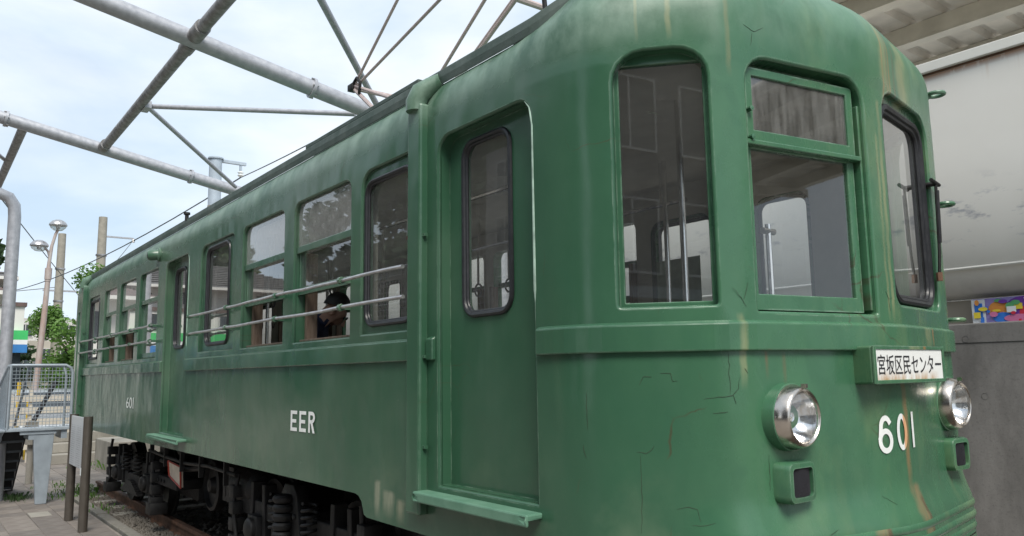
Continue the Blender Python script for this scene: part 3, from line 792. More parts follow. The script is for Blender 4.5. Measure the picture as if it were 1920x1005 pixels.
def flat(name, s0, z0, polys, sc_, mat):
    m = MB()
    for k, pl in enumerate(polys): m.add([P(s0 + x * sc_[0], z0 + y * sc_[1], -.0035 - .0004 * k) for x, y in pl], [tuple(range(len(pl)))])
    return m.build(name, mat, tram)
EP = [[(0, 0), (1, 0), (1, .17), (.27, .17), (.27, .41), (.88, .41), (.88, .58), (.27, .58), (.27, .83), (1, .83), (1, 1), (0, 1)]]
def bowl(r): return [(.52 + .48 * r * math.cos(a), .725 + .275 * r * math.sin(a) * 1.0) for a in [math.pi / 2 - k * math.pi / 10 for k in range(11)]]
ob = [(.25, 1)] + [(.52 + .46 * math.cos(math.pi / 2 - k * math.pi / 10), .72 + .28 * math.sin(math.pi / 2 - k * math.pi / 10)) for k in range(11)] + [(.25, .44)]
ib = [(.25, .83)] + [(.52 + .21 * math.cos(math.pi / 2 - k * math.pi / 10), .72 + .11 * math.sin(math.pi / 2 - k * math.pi / 10)) for k in range(11)] + [(.25, .61)]
RP = [[(0, 0), (.25, 0), (.25, 1), (0, 1)]] + [[ob[k], ib[k], ib[k + 1], ob[k + 1]] for k in range(12)] + [[(.74, 0), (1.02, 0), (.72, .46), (.46, .439)]]
for k, pl in enumerate((EP, EP, RP)): flat('side_lettering', sx(-4.872 + k * .139), 1.290, pl, (.104, .125), M['letter'])
for ch_, a, b in (('6', -9.575, -9.450), ('0', -9.425, -9.300)): put_text('side_number', ch_, sx(a), sx(b), 1.318, 1.434, M['letter'])
flat('side_number', sx(-9.258), 1.318, [[(0, 0), (1, 0), (1, 1), (0, 1)]], (.026, .116), M['letter'])
stroke_char('front_number', SIX, .021, 1.456, 1.545, 1.292, 1.438, M['letter'])
stroke_char('front_number', ZERO, .021, 1.578, 1.660, 1.297, 1.441, M['letter0'])
stroke_char('front_number', ONE, .021, 1.705, 1.728, 1.302, 1.444, M['letter'])

# destination sign box
SX = -1.56
m = MB(); m.hexa([(-1.75, .975, 1.556), (-1.75, 1.475, 1.556), (SX, 1.505, 1.562), (SX, .938, 1.562), (-1.75, .975, 1.706), (-1.75, 1.475, 1.706), (SX, 1.505, 1.706), (SX, .938, 1.706)])
box_ = m.build('destination_sign', M['paint'], tram, .008)
m = MB()
for a, b, c, e in ((.938, .955, 1.562, 1.706), (1.488, 1.505, 1.562, 1.706), (.955, 1.488, 1.562, 1.576), (.955, 1.488, 1.692, 1.706)): m.box(SX, SX + .009, a, b, c, e)
m.build('sign_frame', M['paint'], box_, .002)
MB().box(SX + .001, SX + .005, .955, 1.488, 1.576, 1.692).build('sign_plate', M['plate'], box_)
put_text('sign_lettering', '宮坂区民センター', .968, 1.475, 1.596, 1.673, M['black'], box_, lambda a, b: (SX + .0068, a, b))
CR = [[(.65, 1.523), (.69, 1.527), (.71, 1.529), (.75, 1.533), (.77, 1.558), (.78, 1.599)], [(.75, 1.533), (.76, 1.505)], [(.74, 1.69), (.742, 1.64), (.738, 1.611), (.745, 1.58), (.74, 1.537)], [(.41, 1.337), (.44, 1.333), (.46, 1.343), (.47, 1.361)],
      [(.42, 1.324), (.421, 1.186), (.415, 1.058)], [(.425, 1.574), (.44, 1.604), (.47, 1.602)], [(.50, 1.615), (.54, 1.614), (.543, 1.586), (.56, 1.586)], [(.59, 1.089), (.64, 1.09), (.67, 1.10)], [(.62, 1.099), (.61, 1.143), (.58, 1.150), (.54, 1.142)],
      [(.21, 1.358), (.222, 1.315)], [(.23, 1.551), (.228, 1.474), (.232, 1.416)], [(.885, 1.325), (.88, 1.201)], [(.77, 1.914), (.79, 1.891), (.82, 1.847)], [(.81, 1.875), (.83, 1.934)], [(.68, 1.472), (.73, 1.477)], [(.80, 1.629), (.81, 1.61)],
      [(1.17, 1.045), (1.12, 1.032)], [(1.45, 1.136), (1.52, 1.099)], [(.49, 2.588), (.54, 2.573)], [(.88, 2.925), (.93, 2.903), (.98, 2.93)], [(.92, 2.897), (.91, 2.846)], [(1.58, 1.93), (1.60, 1.90), (1.63, 1.905)], [(1.60, 1.90), (1.605, 1.85)]]
for c_ in CR:
    m = MB(); q = []
    for (a, b), (c, e) in zip(c_, c_[1:]):
        n = max(2, int(math.hypot(c - a, e - b) / .012)); q += [(a + (c - a) * k / n + R.uniform(-.002, .002), b + (e - b) * k / n + R.uniform(-.0015, .0015)) for k in range(n)]
    q.append(c_[-1]); n = len(q); dk = -.0225 if 1.69 < c_[0][1] < 1.80 and False else -.0008
    m.tube([P(a, b, dk) for a, b in q], [.0008 * (.35 + .65 * math.sin(math.pi * (k + .6) / (n + .2))) for k in range(n)], 5, False); m.build('paint_crack', M['crack'], tram)
# headlights and tail lamps
HX = -1.637
for yc, zc in ((.592, 1.452), (1.81, 1.457)):
    m = MB(); m.lathe((HX, yc, zc), (1, 0, 0), [(.142, -.20), (.130, -.13), (.123, -.09), (.121, -.045), (.110, -.040)], 36)
    h = m.build('headlight', M['paint'], tram)
    m = MB(); m.lathe((HX, yc, zc), (1, 0, 0), [(.108, -.046), (.117, -.045), (.116, -.036), (.106, -.004), (.100, .004), (.094, .006), (.089, .002), (.086, -.006)], 40); m.build('bezel', M['bezel'], h)
    m = MB(); m.lathe((HX, yc, zc), (1, 0, 0), [(.087, -.004), (.080, -.025), (.062, -.055), (.04, -.072), (.018, -.078), (.016, -.05), (0, -.045)], 36); m.build('reflector', M['reflector'], h)
    m = MB(); m.lathe((HX, yc, zc), (1, 0, 0), [(.088, .000), (.072, .012), (.045, .022), (.02, .027), (0, .028)], 36)
    for k_, q in enumerate(m.v):
        rr_ = math.hypot(q[1] - yc, q[2] - zc); m.v[k_] = (q[0] + .0016 * math.sin(q[1] * 520) * min(1, max(0, (.08 - rr_) * 40)), q[1], q[2])
    m.build('lens', M['lens'], h)
    m = MB(); m.box(HX - .002, HX + .018, yc - .006, yc + .006, zc + .103, zc + .118); m.build('bezel_clip', M['bezel'], h)
for yc, zc in ((.590, 1.226), (1.822, 1.236)):
    m = MB(); lp = [(yc + a, zc + b) for a, b in rr(-.082, .082, -.072, .072, .028, .028, 4)]; li = [(yc + a, zc + b) for a, b in rr(-.060, .060, -.050, .050, .014, .014, 4)]
    n = len(lp); rg = [[(-1.80, yc + (a - yc) * 1.03, b) for a, b in lp], [(-1.667, a, b) for a, b in lp], [(-1.655, yc + (a - yc) * .94, zc + (b - zc) * .94) for a, b in lp], [(-1.653, a, b) for a, b in li], [(-1.675, a, b) for a, b in li]]
    vs = [q for r_ in rg for q in r_]; m.add(vs, [(k * n + i, k * n + (i + 1) % n, (k + 1) * n + (i + 1) % n, (k + 1) * n + i) for k in range(4) for i in range(n)], True)
    tl = m.build('tail_lamp', M['paint'], tram)
    m = MB(); vs = []
    NR = 40
    for k in range(NR + 1):
        y = yc - .061 + .122 * k / NR; x = -1.661 + .005 * (k % 2) - .012 * ((k / NR - .5) * 2) ** 2
        vs += [(x, y, zc - .052), (x, y, zc + .052)]
    m.add(vs, [(2 * k, 2 * k + 2, 2 * k + 3, 2 * k + 1) for k in range(NR)]); m.build('ribbed_lens', M['ribbed'], tl)
# bumper rings under the flare
for z, d in ((1.006, .020), (.956, .018), (.906, .020)):
    m = MB(); pts = [P(s, .87, 0) for s in [.45 + .04 * k for k in range(int((2 * SC - .9) / .04) + 1)]]
    pts = [(a - d, b, z) for a, b, c in pts]; m.tube(pts, .025, 10); m.build('bumper_ridge', M['paint'], tram)
m = MB(); vs = []
ks = [.45 + .04 * k for k in range(int((2 * SC - .9) / .04) + 1)]
for s in ks:
    q = P(s, .87, 0); vs += [(q[0] + .0, q[1], .87), (q[0] + .0, q[1], .72)]
m.add(vs, [(2 * i, 2 * i + 2, 2 * i + 3, 2 * i + 1) for i in range(len(ks) - 1)], True); m.build('bumper_apron', M['paint'], tram)
# fittings on the far corner of the nose: three eyes, wiper
for z, up, s_ in ((3.015, 1, 2.56), (2.44, 1, 2.58), (1.853, 0, 2.58)):
    m = MB(); b0 = Vector(P(s_, z)); nn = (Vector(P(s_, z, -.1)) - b0).normalized(); tt = Vector((-nn.y, nn.x, 0)); c0 = b0 + nn * .088
    m.tube([c0 + nn * .038 * math.cos(a) + tt * .038 * math.sin(a) for a in [k * math.pi / 8 for k in range(16)]], .011, 8, closed=True)
    m.tube([b0 - nn * .01, b0 + nn * .05], .014, 8)
    if up:
        q = [b0 + nn * e + tt * g + Vector((0, 0, h)) for h in (-.055, .075) for e, g in ((-.01, -.02), (.022, -.02), (.022, .02), (-.01, .02))]; m.hexa(q)
        m.tube([b0 + nn * .015 - Vector((0, 0, .045)), b0 + nn * .06 - Vector((0, 0, .008))], .010, 6)
    m.build('eye_bracket', M['paint'], tram)
m = MB(); m.tube([P(2.28, 2.485, .02), P(2.28, 2.485, -.03)], .012, 8); m.tube([P(2.20, 2.49, -.028), P(2.33, 2.485, -.028)], .009, 8); m.tube([P(2.275, 2.49, -.028), P(2.27, 2.16, -.02), P(2.265, 2.04, -.012)], .007, 6); 
wp = m.build('wiper', M['dark'], tram)
m = MB(); m.tube([P(2.275, 2.45, -.032), P(2.27, 2.20, -.026)], .008, 6); m.build('wiper_blade', M['rubber'], wp)
m = MB(); m.tube([P(2.265, 2.06, -.012), P(2.265, 2.02, -.012)], .014, 6); m.build('wiper_pad', M['rail'], wp)

# pantograph on the roof
m = MB(); kn = (-5.30, .60, 3.80)
pg = m
for a, b, r in (((-5.29, .6, 3.79), (-4.50, .6, 4.29), .011), ((-5.27, .6, 3.78), (-3.30, .6, 4.135), .011),
                ((-5.29, .6, 3.79), (-4.86, .6, 3.46), .016), ((-5.27, .6, 3.80), (-4.62, .6, 3.50), .013),
                ((-4.23, .6, 3.40), (-3.50, .6, 3.835), .011), ((-3.90, .6, 3.40), (-3.18, .6, 3.74), .012), ((-3.85, .6, 3.40), (-3.14, .6, 3.74), .012)): pg.tube([a, b], r, 8)
for a, b, r in (((-5.29, 1.8, 3.79), (-4.50, 1.8, 4.29), .013), ((-5.29, 1.8, 3.79), (-4.86, 1.8, 3.46), .016), ((-4.23, 1.8, 3.42), (-3.50, 1.8, 3.835), .011), ((-5.29, .6, 3.79), (-5.29, 1.8, 3.79), .02), ((-3.5, .6, 3.835), (-3.5, 1.8, 3.835), .02), ((-4.50, .6, 4.29), (-3.30, .6, 4.135), .012)): pg.tube([a, b], r, 8)
pan = pg.build('pantograph', M['brownrod'], tram)
m = MB(); m.box(-5.33, -5.25, .57, .63, 3.765, 3.815); m.tube([(-5.28, .585, 3.80), (-5.20, .585, 3.84), (-5.14, .585, 3.78), (-5.16, .585, 3.70)], .012, 8); m.build('knuckle', M['dark2'], pan, .004)
for q in ([(-2.95, .55, 3.42), (-2.97, .55, 3.60), (-2.93, .55, 3.70)], [(-2.6, .55, 3.42), (-2.62, .55, 3.72)]): MB().tube(q, .013, 8).build('roof_cable', M['dark'], pan)
for x in (-3.25, -4.85): MB().tube([(x, .60, 3.38), (x, .60, 3.47)], .03, 8).build('roof_insulator', M['dark'], pan)

# ------------------------------------------------------------------ running gear
RY = (.50, 1.92); RZ = .10
def bogie(xc, wb=1.5):
    m = MB()
    for y in (.36, 2.06):
        m.box(xc - wb / 2 - .42, xc + wb / 2 + .42, y - .035, y + .035, .53, .66); m.box(xc - .45, xc + .45, y - .05, y + .05, .36, .50)
    m.box(xc - .14, xc + .14, .33, 2.09, .52, .68)
    b = m.build('bogie_frame', M['dark'], tram, .01)
    for sxn in (-1, 1):
        ax = xc + sxn * wb / 2
        for y in RY:
            o = -1 if y < 1.2 else 1
            m = MB(); m.lathe((ax, y, RZ + .36), (0, o, 0), [(0, .0), (.06, .0), (.10, .02), (.27, .025), (.30, .045), (.36, .05), (.365, -.03), (.39, -.035), (.39, -.06), (.28, -.06), (.1, -.05), (0, -.05)], 36); m.build('wheel', M['dark2'], b)
            m = MB(); yy = .36 if o < 0 else 2.06
            m.box(ax - .10, ax + .10, yy - .09, yy + .09, .36, .56); m.lathe((ax, yy - o * -.09, .46), (0, o, 0), [(.085, 0), (.085, .03), (.05, .05), (0, .055)], 16); m.build('axle_box', M['dark2'], b, .008)
            m = MB()
            for q in (-.15, .15):
                m.hexa([(ax + q - .03, yy - .05, .34), (ax + q + .03, yy - .05, .34), (ax + q + .03, yy + .05, .34), (ax + q - .03, yy + .05, .34), (ax + q * .8 - .03, yy - .05, .80), (ax + q * .8 + .03, yy - .05, .80), (ax + q * .8 + .03, yy + .05, .80), (ax + q * .8 - .03, yy + .05, .80)])
            m.build('horn_guide', M['dark'], b, .006)
        m = MB(); m.tube([(ax, .3, .46), (ax, 2.1, .46)], .05, 10); m.build('axle', M['dark'], b)
    for y in (.30, 2.12):
        for q in (-.0,):
            m = MB(); n = 7
            for k in range(n): m.box(xc - .45 + k * .055, xc + .45 - k * .055, y - .035, y + .035, .345 - .0 + k * .02 - .06, .363 + k * .02 - .06)
            m.build('leaf_spring', M['dark2'], b)
        for q in (-.30, .30):
            m = MB(); pts = [(xc + q + .055 * math.cos(t * .6), y + .055 * math.sin(t * .6), .50 + t * .0045) for t in range(60)]; m.tube(pts, .012, 6); m.build('coil_spring', M['dark2'], b)
    for sxn in (-1, 1):
        m = MB(); ex = xc + sxn * (wb / 2 + .42)
        for k in range(4): m.box(ex - .05, ex + .05, .24, .36, .26 + k * .13, .36 + k * .13)
        m.tube([(ex - .06 * sxn, .28, .85), (ex, .26, .6), (ex - .1 * sxn, .26, .36), (ex - .02, .24, .22)], .018, 8); m.box(ex - .10, ex + .10, .22, .40, .18, .30)
        m.build('brake_gear', M['dark2'], b, .006)
bogie(-10.55); bogie(-5.55)
# hanging equipment between the bogies
m = MB(); m.box(-9.55, -8.6, .30, .55, .50, .60)
for k in range(3): m.lathe((-9.3 + k * .12, .298, .55), (0, -1, 0), [(.02, 0), (.02, .012), (0, .014)], 8)
m.box(-9.45, -8.7, .55, 1.8, .36, .60); m.build('battery_box', M['dark'], tram, .01)
m = MB(); m.lathe((-7.85, .42, .62), (0, -1, 0), [(.0, -.1), (.22, -.1), (.235, -.08), (.235, .0), (.205, .012), (.20, -.03), (.08, -.035), (.06, .02), (0, .03)], 32); m.build('brake_drum', M['dark2'], tram)
m = MB(); m.box(-7.25, -6.98, .34, .6, .56, .86); m.box(-7.18, -7.165, .335, .34, .60, .84); m.build('resistor_case', M['dark2'], tram, .006)
m = MB(); m.tube([(-7.0, .45, .72), (-6.55, .45, .72)], .15, 18); m.lathe((-6.55, .45, .72), (1, 0, 0), [(.15, 0), (.11, .06), (0, .08)], 18); m.build('air_tank', M['dark2'], tram)
m = MB(); m.tube([(-9.4, .22, .86), (-8.8, .22, .84), (-8.1, .24, .82), (-7.3, .22, .86), (-6.6, .24, .84)], .018, 8); m.tube([(-9.2, .3, .76), (-8.3, .3, .74), (-7.7, .3, .80)], .026, 8)
for x in (-9.3, -8.72, -8.12, -7.5, -6.8): m.box(x - .012, x + .012, .20, .24, .74, 1.0)
m.build('brake_pipe', M['dark2'], tram)
m = MB(); m.hexa([(-8.62, .24, .66), (-8.16, .23, .585), (-8.16, .25, .585), (-8.62, .26, .66), (-8.60, .22, .80), (-8.16, .22, .775), (-8.16, .24, .775), (-8.60, .24, .80)])
tg = m.build('inspection_tag', M['tag'], tram); m = MB(); m.tube([(-8.625, .235, .655), (-8.155, .225, .58), (-8.155, .215, .78), (-8.605, .215, .805)], .009, 4, closed=True); m.build('tag_border', M['red'], tg)
m = MB(); m.box(-12.7, -3.9, .7, 1.72, .78, 1.0); m.box(-9.55, -6.95, .9, 1.7, .30, .78); m.box(-6.2, -3.3, 1.0, 1.5, .55, .78); m.box(-12.2, -9.6, 1.0, 1.5, .55, .78); m.box(-3.9, -2.2, .5, 1.9, .6, .92); m.box(-12.6, -3.0, .12, .20, .985, 1.018); m.box(-12.6, -3.0, 2.22, 2.30, .985, 1.018); m.build('underframe', M['dark'], tram)
for x, zz in ((-4.35, .70), (-3.75, .62), (-6.95, .50)):
    m = MB(); m.lathe((x, .55, zz), (0, -1, 0), [(0, -.3), (.17, -.3), (.19, 0), (.15, .03), (.11, .03), (.10, 0), (0, 0)], 24)
    for k in range(6): m.lathe((x + .145 * math.cos(k), .535, zz + .145 * math.sin(k)), (0, -1, 0), [(.016, 0), (.016, .02), (0, .022)], 6)
    m.build('motor_casing', M['dark2'], tram)
m = MB(); m.tube([(-12.95, .12, .97), (-12.9, .1, .86), (-12.6, .1, .83), (-12.3, .1, .88), (-12.2, .12, .97)], .022, 8); m.tube([(-12.8, .12, .96), (-12.72, .1, .74), (-12.62, .1, .72), (-12.55, .12, .9)], .010, 6); m.build('jumper_cable', M['dark'], tram)
# coil pedestal of the near bogie, standing proud
m = MB(); xp = -5.56
m.add([(xp - .24, .27, .36), (xp + .24, .27, .36), (xp + .14, .27, .80), (xp + .08, .27, .87), (xp - .08, .27, .87), (xp - .14, .27, .80), (xp - .24, .37, .36), (xp + .24, .37, .36), (xp + .14, .37, .80), (xp + .08, .37, .87), (xp - .08, .37, .87), (xp - .14, .37, .80)],
      [(0, 1, 2, 3, 4, 5), (11, 10, 9, 8, 7, 6)] + [(i, (i + 1) % 6, 6 + (i + 1) % 6, 6 + i) for i in range(6)])
for q in (-.15, .15): m.lathe((xp + q * .8, .27, .66), (0, -1, 0), [(.022, 0), (.022, .02), (0, .022)], 6)
ped = m.build('spring_pedestal', M['dark2'], tram, .01)
for k in range(5): MB().lathe((xp, .235, .50 + k * .062), (0, 0, 1), [(.0, 0), (.065, .0), (.078, .02), (.078, .036), (.065, .052), (0, .052)], 18).build('rubber_spring', M['dark'], ped)

# ------------------------------------------------------------------ inside
for y0, y1, yb in ((.14, .60, .14), (1.82, 2.28, 2.20)):
    for a, b in ((-11.3, -8.4), (-6.9, -3.95)):
        m = MB(); m.box(a, b, y0, y1, 1.34, 1.44); m.box(a, b, y0 + .08, y1 - .05, 1.02, 1.34); st = m.build('bench_seat', M['seat'], tram, .02)
        m = MB(); m.box(a, b, yb, yb + .08, 1.45, 1.78); m.build('seat_back', M['seat'], st, .015)
for x, y in ((-3.25, 1.74), (-7.2, .68), (-7.2, 1.74), (-8.25, .68), (-8.25, 1.74), (-2.45, .95)):
    MB().tube([(x, y, 1.02), (x, y, 2.93)], .016, 10).build('grab_pole', M['chrome'], tram)
for y in (.66, 1.76):
    m = MB(); m.tube([(-11.6, y, 2.66), (-3.1, y, 2.66)], .014, 8)
    for x in (-11.5, -9.8, -8.2, -7.0, -5.3, -3.3): m.tube([(x, y, 2.66), (x, y, 2.93)], .01, 6)
    rl = m.build('strap_rail', M['chrome'], tram)
    x = -11.2
    while x < -4.6:
        if not -8.2 < x < -7.2:
            m = MB(); m.box(x - .012, x + .012, y - .003, y + .003, 2.36, 2.66); sp = m.build('strap', M['strapw'], rl)
            m = MB(); m.tube([(x + .048 * math.cos(k * math.pi / 8), y, 2.31 + .052 * math.sin(k * math.pi / 8)) for k in range(16)], .008, 6, closed=True)
            sp2 = m.build('strap_ring', M['ring'], rl)
        x += .42
m = MB(); m.box(-3.95, -3.45, .30, .32, 2.42, 2.76); m.build('hanging_advert', M['whiteboard'], tram)
m = MB(); m.box(-3.95, -3.45, .30, .318, 2.40, 2.42); m.build('advert_edge', M['red'], tram)
m = MB(); m.box(-2.62, -2.58, .15, .80, 1.02, 2.93); m.box(-2.62, -2.58, 1.62, 2.27, 1.02, 2.93); m.box(-2.62, -2.58, .8, 1.62, 2.62, 2.93); 
m = MB(); m.box(-2.25, -1.95, .75, 1.7, 1.02, 1.72); m.build('driver_desk', M['roofgreen'], tram, .02)
m = MB(); m.tube([(-1.95, .9, 1.72), (-1.95, .9, 2.2), (-1.95, .9, 2.23)], .012, 8); m.tube([(-1.95, .86, 2.2), (-1.95, .94, 2.2)], .014, 8); m.build('brake_handle', M['chrome'], tram)
yv = 2.34
m = MB(); m.box(-3.83, -3.44, yv - .06, yv - .055, 2.07, 2.40); m.build('paper_notice', M['notice'], tram)

# ------------------------------------------------------------------ people
def skinned(name, joints, edges, mats, matfn, parent, sub=2):
    me = bpy.data.meshes.new(name); names = list(joints)
    me.from_pydata([joints[k][0] for k in names], [(names.index(a), names.index(b)) for a, b in edges], [])
    o = bpy.data.objects.new(name, me); C.objects.link(o)
    md = o.modifiers.new('skin', 'SKIN'); md.use_smooth_shade = True
    for k, sv in enumerate(me.skin_vertices[0].data):
        r_ = joints[names[k]][1]; sv.radius = r_ if isinstance(r_, tuple) else (r_, r_); sv.use_root = (k == 0)
    s2 = o.modifiers.new('sub', 'SUBSURF'); s2.levels = sub; s2.render_levels = sub
    bpy.context.view_layer.update()
    m2 = bpy.data.meshes.new_from_object(o.evaluated_get(bpy.context.evaluated_depsgraph_get()))
    bpy.data.objects.remove(o); m2.name = name; m2.materials.clear()
    for m_ in mats: m2.materials.append(m_)
    for p in m2.polygons: p.use_smooth = True; p.material_index = matfn(p.center)
    return link(name, m2, parent)
def seated(x, y, z, face, lean, nod, label, group=None):
    """pelvis at (x,y,z); face = +1 towards +X"""
    t = thing('person', label, 'person', (x, y, z - .42), group); f = face
    def A(dx, dy, dz): return (x + f * dx, y + dy, z + dz)
    lx = lean; th = math.radians(38 * nod); ux, uz, fx, fz = math.sin(th), math.cos(th), math.cos(th), -math.sin(th)
    ch = (lx * .72, 0, .40); nk = (lx + .045, 0, .535); hd = (nk[0] + .065 + .03 * nod, 0, nk[2] + .075)
    def H(u, g): return A(hd[0] + ux * u + fx * g, 0, hd[2] + uz * u + fz * g)
    J = {'pelvis': (A(0, 0, .02), (.15, .13)), 'belly': (A(lx * .25, 0, .20), (.14, .125)), 'chest': (A(*ch), (.165, .125)), 'collar': (A(lx * .95, 0, .49), (.105, .085)), 'neck': (A(*nk), .057), 'skull': (H(0, -.005), (.082, .088)),
         'crown': (H(.085, -.01), (.074, .078)), 'face': (H(-.015, .055), (.052, .055)), 'chin': (H(-.085, .055), (.032, .034))}
    E_ = [('pelvis', 'belly'), ('belly', 'chest'), ('chest', 'collar'), ('collar', 'neck'), ('neck', 'skull'), ('skull', 'crown'), ('skull', 'face'), ('face', 'chin')]
    for sd_, nm in ((-1, 'a'), (1, 'b')):
        J.update({'sh' + nm: (A(lx * .85, sd_ * .175, .44), .066), 'el' + nm: (A(lx + .06, sd_ * .24, .18), .047), 'wr' + nm: (A(lx + .26, sd_ * .12, .10), .033), 'ha' + nm: (A(lx + .33, sd_ * .09, .095), (.036, .022)),
                  'hip' + nm: (A(.05, sd_ * .09, .0), .085), 'kn' + nm: (A(.42, sd_ * .11, .04), .062), 'an' + nm: (A(.40, sd_ * .11, -.34), .042), 'to' + nm: (A(.52, sd_ * .12, -.375), .036)})
        E_ += [('collar', 'sh' + nm), ('sh' + nm, 'el' + nm), ('el' + nm, 'wr' + nm), ('wr' + nm, 'ha' + nm), ('pelvis', 'hip' + nm), ('hip' + nm, 'kn' + nm), ('kn' + nm, 'an' + nm), ('an' + nm, 'to' + nm)]
        hx, hz = x + f * hd[0], z + hd[2]
    def mf(c):
        dx, dz = f * (c.x - (x + f * nk[0])), c.z - (z + nk[2])
        if abs(c.y - y) < .10 and math.hypot(dx - .095, dz - .085) < .15 and dz > -.065 and dx * .8 + dz * .6 > .04: return 1
        if (f * (c.x - x)) > lx + .27 and z + .04 < c.z < z + .16 and abs(c.y - y) < .16: return 1
        return 2 if c.z < z + .08 else 0
    b = skinned('body', J, E_, [M['navy'], M['skin'], M['trouser']], mf, t)
    # fingers
    m = MB()
    for sd_ in (-1, 1):
        for k, (l, o_) in enumerate(((.055, -.026), (.066, -.009), (.062, .009), (.050, .026))):
            b0 = Vector(A(lx + .345, sd_ * .09 + o_, .095)); m.tube([b0, b0 + Vector((f * l * .5, 0, -.008)), b0 + Vector((f * l * .85, 0, -.032))], [.009, .0085, .007], 8)
        b0 = Vector(A(lx + .31, sd_ * .065, .10)); m.tube([b0, b0 + Vector((f * .03, -sd_ * .025, .0)), b0 + Vector((f * .055, -sd_ * .03, -.01))], [.010, .010, .008], 8)
    m.build('fingers', M['skin'], t)
    def HP(u, g, yy): return (x + f * (hd[0] + ux * u + fx * g), y + yy, z + hd[2] + uz * u + fz * g)
    m = MB(); vs, fs = [], []; nu, nv = 22, 9
    for j in range(nv + 1):
        for i in range(nu):
            ph = i / nu * 2 * math.pi; dx = math.cos(ph); back = (1 - dx) / 2; tt = j / nv * math.radians(66 + 52 * back); r1 = 1 + R.uniform(-.03, .04)
            vs.append(HP(.050 + .098 * math.cos(tt) * r1, -.012 + .098 * math.sin(tt) * dx * r1, .087 * math.sin(tt) * math.sin(ph) * r1))
    for j in range(nv):
        for i in range(nu): fs.append((j * nu + i, j * nu + (i + 1) % nu, (j + 1) * nu + (i + 1) % nu, (j + 1) * nu + i))
    m.add(vs, fs, True); m.build('hair', M['hair'], t)
    for sd_ in (-1, 1): MB().lathe(HP(-.005, .0, sd_ * .080), (0, sd_, 0), [(.028, -.01), (.031, .006), (.020, .012), (.012, .006), (0, .006)], 12).build('ear', M['skin'], t)
    m = MB(); m.hexa([HP(-.045, .100, -.014), HP(-.045, .100, .014), HP(-.048, .130, .010), HP(-.048, .130, -.010), HP(.005, .100, -.008), HP(.005, .100, .008), HP(.002, .108, .006), HP(.002, .108, -.006)]); m.build('nose', M['skin'], t, .004)
    for sd_ in (-1, 1): MB().lathe(HP(.012, .098, sd_ * .032), Vector(HP(0, 1, 0)) - Vector(HP(0, 0, 0)), [(.0, .006), (.012, .004), (.014, -.004)], 10).build('eye', M['black'], t)
    return t
p1 = seated(-5.76, .33, 1.465, 1, .19, 1, 'black haired person in a navy shirt bowing their head behind the open tram window')
p1.rotation_euler = (0, 0, .85); p1.scale = (1.03, 1.03, 1.03)
p2 = seated(-10.0, .40, 1.37, -1, .20, 1, 'person in a navy top slumped low by the far open windows of the tram')

# ------------------------------------------------------------------ ground and track
m = MB(); m.box(-320, 320, -320, 320, -.5, -.07); structure(m.build('ground', M['ground']))
pv = MB(); pv.box(-60, 12, -16, -.02, -.065, -.008); pv.box(-60, -13.6, -.0205, 3.6, -.064, -.0075); pvo = structure(pv.build('pavement', M['paving']))
tile = MB(); tile.box(-.148, .148, -.148, .148, -.03, 0)
structure(MB().box(-24, 3, 2.52, 4.47, -.066, -.006).build('bounce_path', M['conc3']))  # unseen pale slab behind the tram, added to bounce light onto the fascia
t0 = tile.build('paving_tile', M['paver'], pvo, .004); t1 = None
def copy_tile(x, y, alt):
    o = t0.copy(); C.objects.link(o); o.parent = pvo; o.location = (x, y, R.uniform(-.002, .002)); o.rotation_euler = (R.uniform(-.004, .004), R.uniform(-.004, .004), R.uniform(-.006, .006))
    if alt: o.data = t1
t1 = t0.data.copy(); t1.materials.clear(); t1.materials.append(M['paver2'])
cnt = 0
for j in range(5):
    for i in range(26):
        x, y = -9.0 - i * .303 - (j % 2) * .15, -.20 - j * .303
        if -2.2 - (x + 9) * .22 < y + 1.2: copy_tile(x, y, R.random() < .4); cnt += 1
for j in range(10):
    for i in range(15):
        copy_tile(-14.1 - i * .303 - (j % 2) * .15, .17 + j * .303, R.random() < .35)
t0.location = (-9.0 + .303, -.20, 0)
ks = MB(); ks.box(-.29, .29, -.06, .06, -.10, .018); k0 = ks.build('kerb_stone', M['kerb'], pvo, .008); k0.location = (-8.2, .06, 0)
for i in range(1, 10):
    o = k0.copy(); C.objects.link(o); o.parent = pvo; o.location = (-8.2 - i * .6, .06 + R.uniform(-.006, .006), R.uniform(-.006, .006)); o.rotation_euler = (R.uniform(-.02, .02), 0, R.uniform(-.012, .012))
structure(MB().box(-14.2, 3, .12, 2.5, -.068, -.05).build('track_bed', M['bed']))
